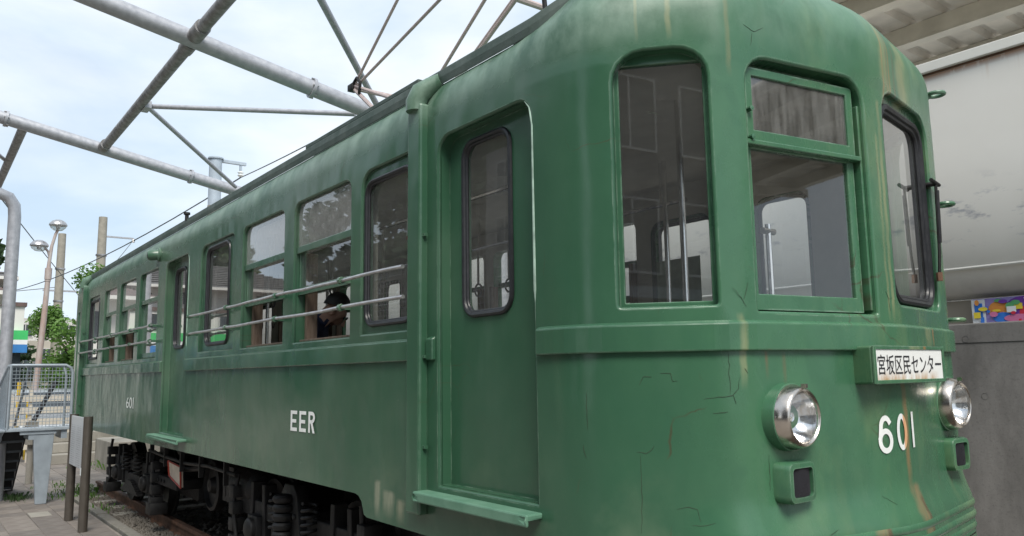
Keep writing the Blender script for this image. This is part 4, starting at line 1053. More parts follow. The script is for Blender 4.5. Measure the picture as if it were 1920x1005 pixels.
# ballast stones
m = MB()
for k in range(3800):
    x = -6.5 - 7.6 * R.random() ** 1.0; y = R.choice((R.uniform(.13, .46), R.uniform(.13, .46), R.uniform(.56, 1.9))); r = R.uniform(.012, .034)
    vs = []
    for d in ((1, 0, 0), (-1, 0, 0), (0, 1, 0), (0, -1, 0), (0, 0, 1), (0, 0, -1)): vs.append((x + d[0] * r * R.uniform(.7, 1.3), y + d[1] * r * R.uniform(.7, 1.3), -.045 + r * .5 + d[2] * r * R.uniform(.5, .9)))
    m.add(vs, [(0, 2, 4), (2, 1, 4), (1, 3, 4), (3, 0, 4), (2, 0, 5), (1, 2, 5), (3, 1, 5), (0, 3, 5)])
stuff(m.build('track_ballast', M['ballast'], recalc=False))
for i, y in enumerate(RY):
    m = MB(); pr = [(-.055, -.04), (.055, -.04), (.055, -.028), (.010, -.012), (.010, .055), (.033, .066), (.033, .092), (.028, .10), (-.028, .10), (-.033, .092), (-.033, .066), (-.010, .055), (-.010, -.012), (-.055, -.028)]
    n = len(pr); vs = [(x, y + a, b) for x in (-13.75, 2) for a, b in pr]; m.add(vs, [tuple(range(n)), tuple(range(n, 2 * n))[::-1]] + [(k, (k + 1) % n, n + (k + 1) % n, n + k) for k in range(n)])
    ro = m.build('rail', M['rail']); tag(ro, ('rusty rail on the platform side, its cut end on the ballast by the paving', 'rusty rail on the wall side, in the dark beneath the tram')[i], 'rail', 'rails under the tram')
sl0 = MB(); sl0.box(-.10, .10, .22, 2.2, -.062, -.018)
so_ = sl0.build('sleeper', M['conc2'], None, .008); tag(so_, 'weathered sleeper lying in the ballast under the tram rails', 'sleeper', 'sleepers in the ballast'); so_.location = (-13.5, 0, 0)
so_['label'] = 'weathered sleeper nearest the cut end of the rail'
for i, lb in enumerate(('second weathered sleeper from the cut end of the rail', 'third sleeper from the rail end, beside the sign posts', 'fourth sleeper from the rail end, under the far wheels', 'fifth sleeper from the rail end, in the dark under the tram'), 1):
    o = so_.copy(); C.objects.link(o); o['label'] = lb; o.location = (-13.5 + i * .62, R.uniform(-.03, .03), 0)
def weeds(name, label, pts, mat, h=.10):
    m = MB()
    for (x, y, n, sp) in pts:
        for k in range(n):
            a = R.uniform(0, 6.28); px, py = x + R.gauss(0, sp), y + R.gauss(0, sp * .6); l = h * R.uniform(.5, 1.3); dx, dy = math.cos(a) * l * .6, math.sin(a) * l * .6; wx, wy = -math.sin(a) * .006, math.cos(a) * .006
            m.add([(px - wx, py - wy, -.04), (px + wx, py + wy, -.04), (px + dx * .6 + wx, py + dy * .6 + wy, l * .7), (px + dx, py + dy, l * .8)], [(0, 1, 2), (0, 2, 3)])
    o = stuff(m.build(name, mat, recalc=False)); o['label'] = label; o['category'] = 'weeds'; return o
weeds('weeds', 'low green weeds along the kerb and around the rail end', [(-13.6, .25, 130, .20), (-13.5, .85, 110, .22), (-12.9, .2, 60, .15), (-12.9, -.02, 80, .25), (-14.2, .1, 60, .3), (-11.4, .12, 30, .15), (-17.0, 1.2, 80, .4)], M['leaf'], .06)
weeds('dry_leaves', 'dark leaf litter at the foot of the stairs', [(-13.2, -.62, 160, .12)], M['leafd'], .08)

# ------------------------------------------------------------------ platform with stairs
pf = thing('boarding_platform', 'blue grey steel boarding platform with mesh railing and stairs at the tram end', 'platform', (-12.7, -.5, 0))
XP = -12.4
MB().box(-12.98, XP + .01, -.86, -.03, .965, .995).build('deck', M['bluegrey'], pf, .005)
m = MB(); m.box(-12.97, XP - .02, -.60, -.52, .85, .964); m.box(-12.97, XP - .02, -.22, -.15, .85, .964); m.box(XP - .10, XP - .01, -.70, -.28, .92, .963); m.build('deck_beam', M['bluegrey'], pf)
m = MB(); m.hexa([(XP - .10, -.475, 0), (XP - .04, -.475, 0), (XP - .04, -.345, 0), (XP - .10, -.345, 0), (XP - .15, -.545, .92), (XP - .02, -.545, .92), (XP - .02, -.30, .92), (XP - .15, -.30, .92)]); m.build('tapered_leg', M['bluegrey'], pf, .006)
fr = MB(); ztop = 1.835
fr.tube([(XP, -.115, .97), (XP, -.125, 1.74), (XP, -.15, 1.80), (XP, -.21, ztop), (XP, -.84, ztop), (XP - .06, -.87, ztop - .01), (XP - .75, -.90, ztop - .26), (XP - 2.0, -.94, ztop - 1.0)], .020, 10)
fr.tube([(XP, -.85, 1.0), (XP, -.85, ztop)], .016, 8); fr.tube([(XP, -.12, 1.0), (XP, -.85, 1.0)], .010, 8)
rg = fr.build('railing_frame', M['bluegrey'], pf)
m = MB()
y = -.16
while y > -.84: m.tube([(XP, y, 1.0), (XP, y, ztop - (.04 if y > -.2 else 0))], .0034, 4, False); y -= .042
z = 1.04
while z < ztop - .02: m.tube([(XP, -.12, z), (XP, -.85, z)], .0034, 4, False); z += .048
stuff(m.build('wire_mesh', M['bluegrey'], rg))
m = MB()
for k in range(34):
    x = XP - .05 - k * .05; dr = .36 * (k * .05) if k < 15 else .27 + .59 * ((k - 15) * .05); y = -.872 - .035 * k * .05; m.tube([(x, y, .98 - dr - .05 * (k // 5 % 2)), (x, y, ztop - dr)], .0034, 4, False)
for k in range(18):
    o_ = .02 + k * .048; m.tube([(XP - .05, -.872, .96 + o_), (XP - .75, -.90, .96 + o_ - .26), (XP - 1.7, -.93, .96 + o_ - .82)], .0034, 4, False)
stuff(m.build('stair_mesh', M['bluegrey'], rg))
for k in range(6):
    x0 = -12.98 - k * .24; z0 = .965 - (k + 1) * .150
    MB().box(x0 - .27, x0, -1.42, -.585, z0 - .03, z0).build('stair_tread', M['stair'], pf, .004)
    MB().box(x0 - .012, x0 - .002, -1.42, -.585, z0 + .001, z0 + .119).build('stair_riser', M['dark2'], pf)
m = MB(); m.add([(-12.98, y_, z_) for y_, z_ in ()] + [(-12.90, -.575, .96), (-13.10, -.575, .96), (-14.55, -.575, .0), (-14.28, -.575, .0), (-12.90, -.56, .96), (-13.10, -.56, .96), (-14.55, -.56, .0), (-14.28, -.56, .0)], [(0, 1, 2, 3), (7, 6, 5, 4), (0, 4, 5, 1), (1, 5, 6, 2), (2, 6, 7, 3), (3, 7, 4, 0)]); m.build('stair_string', M['dark2'], pf)
MB().box(-12.98, XP + .01, -1.46, -.864, .965, .995).build('deck', M['bluegrey'], pf, .005)
fr = MB(); fr.tube([(-12.97, -.12, .98), (-12.97, -.12, 1.70), (-12.97, -.16, ztop), (-12.97, -.58, ztop), (-14.4, -.58, ztop - .88)], .018, 8); fr.build('rear_handrail', M['bluegrey'], pf)
MB().tube([(-12.42, -.05, 1.0), (-12.40, -.05, 1.0)], .01, 6).build('deck_bolt', M['dark2'], pf)

# information board
sb = thing('information_board', 'small slanted information board on two brown posts beside the platform', 'sign', (-10.3, -.32, 0))
for x in (-10.78, -9.86): MB().tube([(x, -.32, -.02), (x, -.32, 1.228)], .048, 16).build('post', M['post'], sb)
bd = MB().box(-10.74, -9.90, -.355, -.335, .655, 1.215).build('panel', M['board'], sb, .003)
MB().box(-9.885, -9.835, -.372, -.3685, .60, .68).build('sticker', M['white_sign'], sb)

# ------------------------------------------------------------------ tubular canopy skeleton
cf = thing('tubular_canopy', 'grey tubular steel canopy skeleton arching above the tram roof', 'canopy', (-10, -1, 0))
def zc(y): return 4.99 - .19 * y
def cp(x, y): return (x, y, zc(y))
for x in (-7.85, -12.5, -3.2): MB().tube([cp(x, -2.6), cp(x, 4.3)], .088, 18).build('main_tube', M['galv'], cf)
ct = MB(); ct.tube([cp(-12.42, .11), cp(-7.93, .10)], .062, 14); 
for xe, sg in ((-12.42, 1), (-7.93, -1)): ct.tube([cp(xe, .10), cp(xe + sg * .22, .10)], .075, 14)
ct.build('cross_tube', M['pipe2'], cf)
for x in (-7.85, -12.5):
    for y in (-1.1, 1.35):
        a_, b_ = Vector(cp(x, y - .016)), Vector(cp(x, y + .016)); MB().tube([a_, b_], .112, 18).build('flange', M['galv'], cf)
        for k in range(6):
            m = MB(); o_ = Vector((math.cos(k * 1.047), 0, math.sin(k * 1.047))) * .102; m.tube([a_ + o_ - Vector((0, .014, 0)), b_ + o_ + Vector((0, .014, 0))], .010, 6); m.build('flange_bolt', M['steel'], cf)
ct = MB(); ct.tube([cp(-7.77, .09), cp(-3.28, .12)], .062, 14); ct.tube([cp(-7.77, .09), cp(-7.50, .09)], .078, 14); ct.build('cross_tube', M['pipe2'], cf)
MB().tube([cp(-12.58, -.88), cp(-17.1, -.86)], .062, 14).build('cross_tube', M['pipe2'], cf)
m = MB(); m.box(-10.24, -10.02, .13, .21, zc(.16) - .06, zc(.16) + .03); m.build('gusset', M['galv'], cf, .004)
for a, b in (((-10.14, .18), (-8.05, 1.96)), ((-10.14, .18), (-12.3, 1.98)), ((-5.55, .18), (-7.66, 2.05)), ((-5.55, .18), (-3.4, 1.9)), ((-14.9, -.86), (-12.7, -1.9))):
    MB().tube([cp(*a), cp(*b)], .030 if a[0] < -6 else .034, 10).build('brace_rod', M['galv'], cf)
for y in (-2.2, 3.9):
    for x in (-7.85, -3.2, -12.5):
        if y < 0: continue
        MB().tube([(x, y, -.02), (x, y, zc(y))], .08, 14).build('column', M['galv'], cf)
po = MB(); po.tube([(-13.2, -.855, -.05), (-13.2, -.865, 3.98), (-13.2, -.88, 4.14), (-13.2, -.95, 4.25), (-13.2, -1.06, 4.29), (-13.2, -2.2, 4.5)], .082, 16)
tag(po.build('canopy_post', M['galv']), 'bent white grey steel post rising behind the mesh railing', 'post')

# ------------------------------------------------------------------ station wall side
wl = thing('retaining_wall', 'dark stained concrete retaining wall behind the tram nose', 'wall', (-3, 4.5, 0))
m = MB(); m.box(-24, 2.2, 4.48, 4.80, -.1, 1.95); wall_body = m.build('wall_face', M['conc'], wl, .01)
for x, z in ((-2.62, 1.40), (-2.72, 1.83), (-1.9, 1.40), (-.4, 1.40), (-5, 1.4), (-8, 1.4)):
    MB().lathe((x, 4.4795, z), (0, 1, 0), [(.024, -.001), (.021, .006), (.015, .0055), (0, .005)], 14).build('form_tie_hole', M['dark'], wl)
MB().box(-24, 2.2, 4.476, 4.485, 1.801, 1.804).build('pour_joint', M['dark'], wl)
fs_ = thing('station_fascia', 'big white rounded metal fascia with a rusty seam above the concrete wall', 'fascia', (-3, 4.5, 2.2))
m = MB(); pr = [(4.50, 4.08), (4.50, 3.985)] + [(4.50, 3.3)] + [(4.507, 3.1), (4.523, 2.92), (4.550, 2.74), (4.59, 2.58), (4.64, 2.44), (4.71, 2.32), (4.80, 2.22), (4.92, 2.17), (5.4, 2.16), (5.4, 4.08)]
n = len(pr); vs = [(x, a, b) for x in (-24, 2.2) for a, b in pr]
m.add(vs, [(k, (k + 1) % n, n + (k + 1) % n, n + k) for k in range(n)], True); m.add([(-24, a, b) for a, b in pr], [tuple(range(n))]); m.add([(2.2, a, b) for a, b in pr], [tuple(range(n))])
fo = m.build('fascia_panel', M['fascia'], fs_)
me = fo.data
MB().box(-24, 2.2, 4.492, 4.505, 3.976, 3.990).build('rusty_seam', M['rail'], fs_)
MB().box(-24, 2.2, 4.46, 4.499, 3.992, 4.075).build('top_flashing', M['white'], fs_, .006)
m = MB(); m.tube([(-24, 4.66, 2.395), (2.2, 4.66, 2.395)], .013, 6); m.build('bottom_bead', M['white'], fs_)
m = MB(); m.box(-24, 2.2, 4.90, 4.94, 1.952, 2.158); bg_ = m.build('infill_panel', M['beige'], fs_)
# plain colourful picture panel in the gap above the wall
pp = thing('picture_panel', 'bright multicoloured picture panel squeezed between concrete wall and fascia', 'poster', (-2.4, 4.78, 1.96))
PX0 = -2.79
m = MB(); m.box(PX0, -1.2, 4.812, 4.830, 1.955, 2.155); m.build('backing', M['p_lilac'], pp)
def disc(cx, cz, rx, rz, mat, lay):
    m = MB(); vs = [(cx + rx * math.cos(k * .3927), 4.810 - lay * .0015, cz + rz * math.sin(k * .3927)) for k in range(16)]; m.add(vs, [tuple(range(16))]); m.build('printed_shape', M[mat], pp)
def rect(x0, x1, z0, z1, mat, lay):
    m = MB(); m.add([(x0, 4.810 - lay * .0015, z0), (x1, 4.810 - lay * .0015, z0), (x1, 4.810 - lay * .0015, z1), (x0, 4.810 - lay * .0015, z1)], [(0, 1, 2, 3)]); m.build('printed_shape', M[mat], pp)
rect(PX0, PX0 + .10, 1.96, 2.15, 'p_white', 1); rect(PX0 + .02, PX0 + .08, 2.00, 2.12, 'p_blue', 2); disc(PX0 + .20, 2.06, .08, .07, 'p_orange', 1); disc(PX0 + .22, 2.00, .07, .04, 'p_blue', 2); disc(PX0 + .38, 2.08, .13, .075, 'p_purple', 3); disc(PX0 + .42, 2.03, .08, .06, 'p_red', 4); disc(PX0 + .33, 1.99, .10, .03, 'p_pink', 5)
rect(PX0 + .52, PX0 + .62, 2.02, 2.15, 'p_green', 1); disc(PX0 + .60, 2.04, .07, .05, 'p_yellow', 2); rect(PX0 + .62, PX0 + .9, 1.96, 2.15, 'p_orange', 1); disc(PX0 + .72, 2.05, .06, .07, 'p_red', 2); disc(PX0 + .85, 2.03, .08, .06, 'p_white', 3); rect(PX0 + .95, PX0 + 1.2, 1.96, 2.15, 'p_blue', 2); disc(PX0 + 1.1, 2.06, .1, .06, 'p_yellow', 4)
pal = ['p_blue', 'p_purple', 'p_red', 'p_yellow', 'p_orange', 'p_white', 'p_pink', 'p_green']
for k in range(70):
    x = PX0 + .03 + R.random() * 1.3; zq = 1.965 + R.random() * .18
    if R.random() < .5: disc(x, zq, R.uniform(.012, .035), R.uniform(.010, .026), R.choice(pal), 6 + k * .1)
    else: a_ = R.uniform(.008, .035); rect(x - a_, x + a_, max(1.957, zq - R.uniform(.006, .03)), min(2.153, zq + R.uniform(.006, .03)), R.choice(pal), 6 + k * .1)
tag(MB().tube([(-1.93, 4.40, 3.02), (-1.93, 4.40, 2.90)], .05, 12).build('blue_lamp_box', M['p_blue']), 'small light blue box fixed on the white fascia at the edge of view', 'box')
structure(MB().box(-26, 15, 4.9, 40, -.06, 1.05).build('platform_bounce_floor', M['white']))  # unseen pale floor, added to bounce light up under the canopy
# corrugated station canopy
sc = thing('station_canopy', 'corrugated metal canopy seen from below over the white fascia', 'canopy', (-3, 6, 4.5))
m = MB(); x = -26.0; vs = []; zb = 5.17
sec = [(0, 0), (.20, 0), (.24, .055), (.30, .055), (.34, 0)]
pts = []
while x < 15:
    for a, b in sec[:-1]: pts.append((x + a, b))
    x += .34
k0_ = len(pts)
for yy in (4.70, 8.6):
    for a, b in pts: vs.append((a, yy, zb + b))
for a, b in pts: vs.append((a, 4.70, zb + b + .02))
for a, b in pts: vs.append((a, 8.6, zb + b + .02))
fs = []
for i in range(k0_ - 1): fs += [(i, i + 1, k0_ + i + 1, k0_ + i), (2 * k0_ + i, 3 * k0_ + i, 3 * k0_ + i + 1, 2 * k0_ + i + 1), (i, 2 * k0_ + i, 2 * k0_ + i + 1, i + 1), (k0_ + i, k0_ + i + 1, 3 * k0_ + i + 1, 3 * k0_ + i)]
m.add(vs, fs); m.build('roof_sheet', M['under'], sc)
for y in (5.12, 6.18, 7.25, 8.3): 
    m = MB(); m.box(-26, 15, y - .045, y + .045, 5.0, 5.165); m.box(-26, 15, y - .045, y + .11, 4.980, 4.9985); m.build('purlin', M['purlin'], sc)
m = MB(); m.tube([(-26, 4.66, 5.12), (15, 4.66, 5.12)], .08, 14); m.build('edge_gutter', M['whitepipe'], sc)
for x in (-14, -6, 2, 8): MB().box(x - .06, x + .06, 4.75, 8.55, 4.84, 4.995).build('rafter', M['purlin'], sc)
for x in (-14, -6, 2, 8): MB().box(x - .08, x + .08, 6.6, 6.76, -.1, 4.84).build('column', M['purlin'], sc)

# ------------------------------------------------------------------ street furniture far left
lp = thing('street_lamp', 'peeling twin headed street lamp with glass globes', 'street lamp', (-24, .66, 0))
m = MB(); m.tube([(-24, .66, -.05), (-24, .83, 3.2), (-24, .865, 4.25)], [.085, .07, .062], 12); m.tube([(-24, .865, 4.25), (-24, .872, 4.75), (-24, .91, 5.2), (-24, .98, 5.52), (-24, 1.03, 5.66)], [.075, .045, .04, .036, .035], 10); m.tube([(-24, .872, 4.9), (-24, .83, 5.05), (-24, .74, 5.15)], .03, 8); m.tube([(-24, .867, 4.3), (-24, .87, 4.6)], .085, 12); m.build('post', M['lampost'], lp)
for y, z in ((1.03, 5.78), (.62, 5.19)):
    m = MB(); m.lathe((-24, y, z), (0, 0, 1), [(0, -.16), (.10, -.145), (.18, -.08), (.215, 0)], 18); hd_ = m.build('lamp_globe', M['dusty'], lp)
    m = MB(); m.lathe((-24, y, z), (0, 0, 1), [(.222, -.01), (.215, .03), (.16, .10), (.08, .14), (0, .15)], 18); m.lathe((-24, y, z), (0, 0, 1), [(.05, -.10), (.06, 0), (0, .02)], 10); m.build('lamp_hood', M['steel'], hd_)
def upole(x, y, zt, r, label, mat, arms, cat='utility pole'):
    t = thing('utility_pole', label, cat, (x, y, 0), 'poles along the street')
    MB().tube([(x, y, -.05), (x, y, zt)], [r * 1.15, r * .85], 14).build('shaft', mat, t)
    for z, a, b in arms:
        m = MB(); m.box(x - .05, x + .05, y + a, y + b, z - .04, z + .04); m.lathe((x, y + (b if abs(b) > abs(a) else a), z - .05), (0, 0, -1), [(.05, -.05), (.06, .0), (.09, .06), (.05, .09), (.08, .14), (0, .17)], 8); m.build('crossarm', M['steel'], t)
    for z in (zt * .62, zt * .8): MB().lathe((x, y, z), (0, 0, 1), [(r * 1.1, -.04), (r * 1.12, .04)], 14).build('pole_band', M['steel'], t)
    return t
u1 = upole(-45, 3.84, 9.0, .21, 'slim concrete utility pole with two crossarms beside the street lamp', M['poleconc'], [(6.1, -.7, .9), (2.55, -.9, 1.1)])
u2 = upole(-45, 5.66, 10.05, .24, 'taller concrete utility pole with one bracket behind the tram roof', M['poleconc'], [(9.05, -.2, 1.5)])
u3 = thing('utility_pole', 'thick light blue steel pole with bracket and insulator behind the tram roof', 'utility pole', (-22, 4.51, 0), 'poles along the street')
m = MB(); m.tube([(-22, 4.51, 6.35), (-22, 4.51, 7.70)], .17, 18); m.lathe((-22, 4.51, 7.70), (0, 0, 1), [(.21, -.02), (.21, .02), (0, .04)], 18); m.build('shaft', M['polesteel'], u3)
MB().tube([(-22, 4.51, -.05), (-22, 4.51, 6.35)], .18, 18).build('lower_shaft', M['poleconc'], u3)
m = MB(); m.box(-22.05, -21.95, 4.45, 5.35, 7.62, 7.70); m.box(-22.03, -21.97, 5.18, 5.24, 7.40, 7.62); m.build('crossarm', M['polesteel'], u3)
MB().lathe((-22, 5.21, 7.42), (0, 0, -1), [(.03, -.02), (.09, .02), (.04, .06), (.09, .10), (.03, .15), (0, .16)], 10).build('insulator', M['white_sign'], u3)
def cable(label, pts, r=.012, sag=.0):
    a, b = Vector(pts[0]), Vector(pts[1]); q = [a.lerp(b, t / 16) + Vector((0, 0, -sag * (1 - (2 * t / 16 - 1) ** 2))) for t in range(17)]
    tag(MB().tube(q, r, 6).build('overhead_wire', M['cable']), label, 'cable', 'overhead wires')
cable('overhead wire dropping from the blue steel pole insulator to the left', [(-22, 5.21, 7.26), (-62, 1.0, 7.2)], .02, .9)
cable('overhead wire running from the blue steel pole insulator over the tram', [(-22, 5.21, 7.26), (4, 2.2, 4.9)], .014, .25)
cable('diagonal overhead wire crossing the sky behind the bent white post', [(-30, .08, 7.57), (-75, 12, 5.6)], .02, .2)
cable('thin wire at the left between the utility pole and store', [(-45, 3.84, 6.3), (-45, -12, 5.4)], .02, .5)
cable('wire from the lower crossarm of the slim pole to the tall pole', [(-45, 4.7, 6.05), (-45, 7.1, 8.9)], .018, .3)

# ------------------------------------------------------------------ trees
def tree(label, x, y, h, cr, mat, n=2600, base=.28, ls=.16, group='trees around the tram', cz=None):
    t = thing('tree', label, 'tree', (x, y, 0), group)
    m = MB(); m.tube([(x, y, -.1), (x + .1, y, h * .25), (x - .05, y + .1, h * .5), (x, y, h * .8)], [.05 * h * .5, .04 * h * .45, .02 * h, .05], 8)
    for k in range(7):
        a = R.uniform(0, 6.28); z = h * R.uniform(.3, .6); e = (x + math.cos(a) * cr * .7, y + math.sin(a) * cr * .7, z + h * .22); m.tube([(x, y, z), ((x + e[0]) / 2, (y + e[1]) / 2, z + h * .08), e], [.012 * h, .008 * h, .02], 6)
    m.build('trunk', M['bark'], t)
    m = MB(); cl = []
    for k in range(26):
        a = R.uniform(0, 6.28); u = R.random() ** .5; zz = R.uniform(base, .96); rad = cr * math.sin(math.pi * min(1, (zz - base + .12) / (1.1 - base))) ** .6
        cl.append((x + math.cos(a) * u * rad, y + math.sin(a) * u * rad, zz * h, cr * R.uniform(.22, .42)))
    for k in range(n):
        c = R.choice(cl); d = Vector((R.gauss(0, 1), R.gauss(0, 1), R.gauss(0, .8))).normalized() * c[3] * R.random() ** .4; p = Vector(c[:3]) + d
        u = Vector((R.gauss(0, 1), R.gauss(0, 1), R.gauss(0, .6))).normalized(); v = u.cross(Vector((R.gauss(0, 1), R.gauss(0, 1), R.gauss(0, 1)))).normalized(); l = ls * R.uniform(.6, 1.4)
        m.add([p - u * l, p - v * l * .5, p + u * l, p + v * l * .5], [(0, 1, 2, 3)])
    m.build('crown', mat, t); return t
tree('bright green bushy tree by the far end of the tram', -30, 2.85, 5.3, 1.65, M['leaf'], 16000, .12, .065)
tree('small dark green tree behind the store corner at the far left', -52, 2.2, 4.2, 1.8, M['leafd'], 1200, .1, .2)
for k, (x, y, h, c_) in enumerate(((-52, 13, 8, 4), (-60, 21, 9, 5))): tree(('broad green tree far behind the tram on the street side', 'wide green tree at the far end beyond the station canopy')[k], x, y, h, c_, M['leafd'], 2000, .15, .3)
for x, y, h, c_, lb in ((-58, -13, 20, 6, 'very tall dark tree rising behind the middle of the grey tiled house'), (-60, -3, 17, 5, 'dark tree behind the near end of the grey tiled house'), (-52, -24, 17, 5.5, 'tall dark tree beyond the grey tiled house'), (-44, -27, 18, 6, 'tallest dark tree behind the grey tiled house'), (-36, -24, 16, 5.5, 'dark tree right of the grey tiled house across the street'),
        (-29, -27, 17, 5.5, 'dense dark tree across the street mirrored in the open tram windows'), (-23, -25, 15, 5, 'dark spreading tree behind the grey building across the street'), (-15, -27, 16, 5.5, 'dark round tree behind the grey building opposite the near door'), (-7, -27, 14, 5, 'dark tree between the grey building and the slate apartment block')):
    tree(lb, x, y, h, c_, M['leafd'], 11000, .08, .40)

# ------------------------------------------------------------------ buildings
def wgrid(par, face, u0, u1, n, z0, z1, wd, fixed, mat=None):
    """windows on a face: 'x' face at x=fixed (u is y), 'y' face at y=fixed (u is x)"""
    for k in range(n):
        u = u0 + (u1 - u0) * (k + .5) / n; a, b = u - wd / 2, u + wd / 2; e = .03
        fm, pm = MB(), MB()
        for (p, q, r_, s_) in ((a - .06, a, z0 - .06, z1 + .06), (b, b + .06, z0 - .06, z1 + .06), (a, b, z1, z1 + .06), (a, b, z0 - .06, z0), (u - .025, u + .025, z0, z1)):
            if face == 'x': fm.box(fixed - .02, fixed + .05, p, q, r_, s_)
            else: fm.box(p, q, fixed - .02, fixed + .05, r_, s_)
        w_ = fm.build('window', M['frame_w'], par)
        if face == 'x': pm.box(fixed - .01, fixed + .015, a, b, z0, z1)
        else: pm.box(a, b, fixed - .01, fixed + .015, z0, z1)
        pm.build('pane', M['bglass'], w_)
def hip_roof(par, x0, x1, y0, y1, z, h, mat, ov=.6):
    m = MB(); x0 -= ov; x1 += ov; y0 -= ov; y1 += ov; q = min(x1 - x0, y1 - y0) / 2
    if x1 - x0 < y1 - y0: a, b = ((x0 + x1) / 2, y0 + q, z + h), ((x0 + x1) / 2, y1 - q, z + h)
    else: a, b = (x0 + q, (y0 + y1) / 2, z + h), (x1 - q, (y0 + y1) / 2, z + h)
    vs = [(x0, y0, z), (x1, y0, z), (x1, y1, z), (x0, y1, z), a, b]
    if x1 - x0 < y1 - y0: fs = [(0, 1, 4), (1, 2, 5, 4), (2, 3, 5), (3, 0, 4, 5), (3, 2, 1, 0)]
    else: fs = [(0, 1, 5, 4), (1, 2, 5), (2, 3, 4, 5), (3, 0, 4), (3, 2, 1, 0)]
    m.add(vs, fs); rf = m.build('roof', mat, par)
    # courses of tiles as real ridges on the slopes that face the tram
    c = MB()
    def course(p0, p1, q0, q1, n):
        for k in range(1, n):
            t = k / n; c.tube([Vector(p0).lerp(Vector(q0), t) + Vector((0, 0, .03)), Vector(p1).lerp(Vector(q1), t) + Vector((0, 0, .03))], .05, 4, False)
    if x1 - x0 < y1 - y0: course(vs[1], vs[2], a, b, 12); course(vs[0], vs[3], a, b, 12)
    else: course(vs[2], vs[3], b, a, 12); course(vs[0], vs[1], a, b, 12)
    c.build('tile_courses', mat, rf)
    m = MB(); m.box(x0, x1, y0, y1, z - .14, z - .003); m.build('eaves', M['white'], rf)
st = thing('convenience_store', 'store with green white and blue fascia band at the far end of the street', 'store', (-42, -6, 0))
MB().box(-48, -40, -17, 1.9, -.1, 2.85).build('shop_front', M['bglass'], st)
MB().box(-48, -40, -17, 1.95, 3.80, 5.0).build('upper_wall', M['white'], st)
MB().box(-48.1, -39.9, -17.1, 2.02, 4.85, 5.02).build('parapet', M['tilebrown'], st)
for z0, z1, mt in ((3.40, 3.80, 'green_sign'), (3.20, 3.398, 'white_sign'), (2.85, 3.198, 'blue_sign')): MB().box(-48, -39.7, -17.2, 2.1, z0, z1).build('sign_band', M[mt], st)
wgrid(st, 'x', -16, 1, 5, 4.0, 4.7, 1.3, -40)
hs = thing('house', 'white two storey house with grey tiled hip roof behind the store', 'house', (-45, -7, 0))
MB().box(-49, -41.5, -16, .6, 5.02, 6.25).build('wall', M['white'], hs); hip_roof(hs, -49, -41.2, -16, 1.0, 6.2, 1.7, M['tilegrey'], .7); wgrid(hs, 'x', -15, 0, 4, 5.35, 5.95, 1.4, -41.5)
eh = thing('house', 'house with brown tiled eave at the left edge of view', 'house', (-37, -3, 0))
MB().box(-38, -33, -4.6, -.6, -.1, 4.7).build('wall', M['white'], eh); hip_roof(eh, -38, -33, -4.6, -.1, 4.75, 1.25, M['tilebrown'], .9); wgrid(eh, 'x', -4.2, -1, 2, 3.2, 4.2, 1.0, -33)
ap = thing('apartment_block', 'distant pale apartment block with balconies beyond the store', 'building', (-70, 6, 0))
MB().box(-78, -68, 2.5, 8.5, -.1, 4.6).build('wall', M['cream'], ap)
MB().box(-79, -70, -2, 12, 4.6, 6.4).build('upper_storey', M['frame_w'], ap)
wgrid(ap, 'x', 2.7, 8.3, 4, 2.9, 4.0, .8, -68); wgrid(ap, 'x', -1.5, 11.5, 9, 5.0, 5.9, .9, -70)
MB().box(-68, -67.4, 2.4, 8.6, 2.2, 2.75).build('balcony', M['white'], ap)
# across the street, behind the camera
ab = thing('apartment_block', 'dark slate apartment block with awning across the street from the nose', 'building', (8, -14, 0))
MB().box(1, 17, -21, -12, -.1, 10.5).build('wall', simple('slate_wall', (.115, .112, .118), .6, 0, .25, 4), ab)
for z in (1.0, 4.0, 7.0): wgrid(ab, 'y', 1.5, 16.5, 6, z, z + 1.7, 1.6, -12)
MB().box(1, 17, -12, -10.6, 3.2, 3.45).build('awning', M['bluegrey'], ab)
h2 = thing('office_building', 'dark grey four storey building across the street opposite the tram doors', 'building', (-20, -22, 0))
MB().box(-31, -10, -30, -20, -.1, 12.5).build('wall', simple('grey_render_wall', (.23, .225, .215), .7, 0, .15, 2), h2)
for z in (4.6, 7.4, 10.2): wgrid(h2, 'y', -30.5, -10.5, 9, z, z + 1.6, 1.3, -20)
for x in (-26, -18.5, -13): MB().box(x - .2, x + .2, -19.98, -19.7, 0, 12.4).build('pilaster', M['white'], h2)
lw_ = thing('house', 'low brown tiled house across the street opposite the near door', 'house', (-18, -15, 0))
MB().box(-22, -12, -18, -14, -.1, 3.4).build('wall', M['cream'], lw_); hip_roof(lw_, -22, -12, -18, -14, 3.4, 1.5, M['tilebrown'], .7); wgrid(lw_, 'y', -21.5, -12.5, 4, 1.2, 2.6, 1.3, -14)
h3 = thing('house', 'low house with dark tiled roof ahead of the tram nose', 'house', (24, 9, 0))
MB().box(20, 30, 6, 16, -.1, 3.4).build('wall', M['cream'], h3); hip_roof(h3, 20, 30, 6, 16, 3.4, 2.0, M['tilegrey'], .8); wgrid(h3, 'x', 7, 15, 3, 1.2, 2.4, 1.4, 19.96)
fw = thing('footbridge_ramp', 'raised concrete footway with lattice railing across from the tram', 'footbridge', (-13, -7.2, 0))
MB().box(-17.5, -10.5, -8.2, -6.4, 2.55, 2.85).build('deck', M['conc2'], fw)
for x in (-17, -11): MB().box(x - .2, x + .2, -7.5, -7.1, -.1, 2.55).build('pier', M['conc2'], fw)
m = MB(); x = -17.5
while x < -10.5: m.tube([(x, -6.42, 2.85), (x, -6.42, 3.95)], .012, 4, False); x += .14
z = 2.95
while z < 3.95: m.tube([(-17.5, -6.42, z), (-10.5, -6.42, z)], .012, 4, False); z += .13
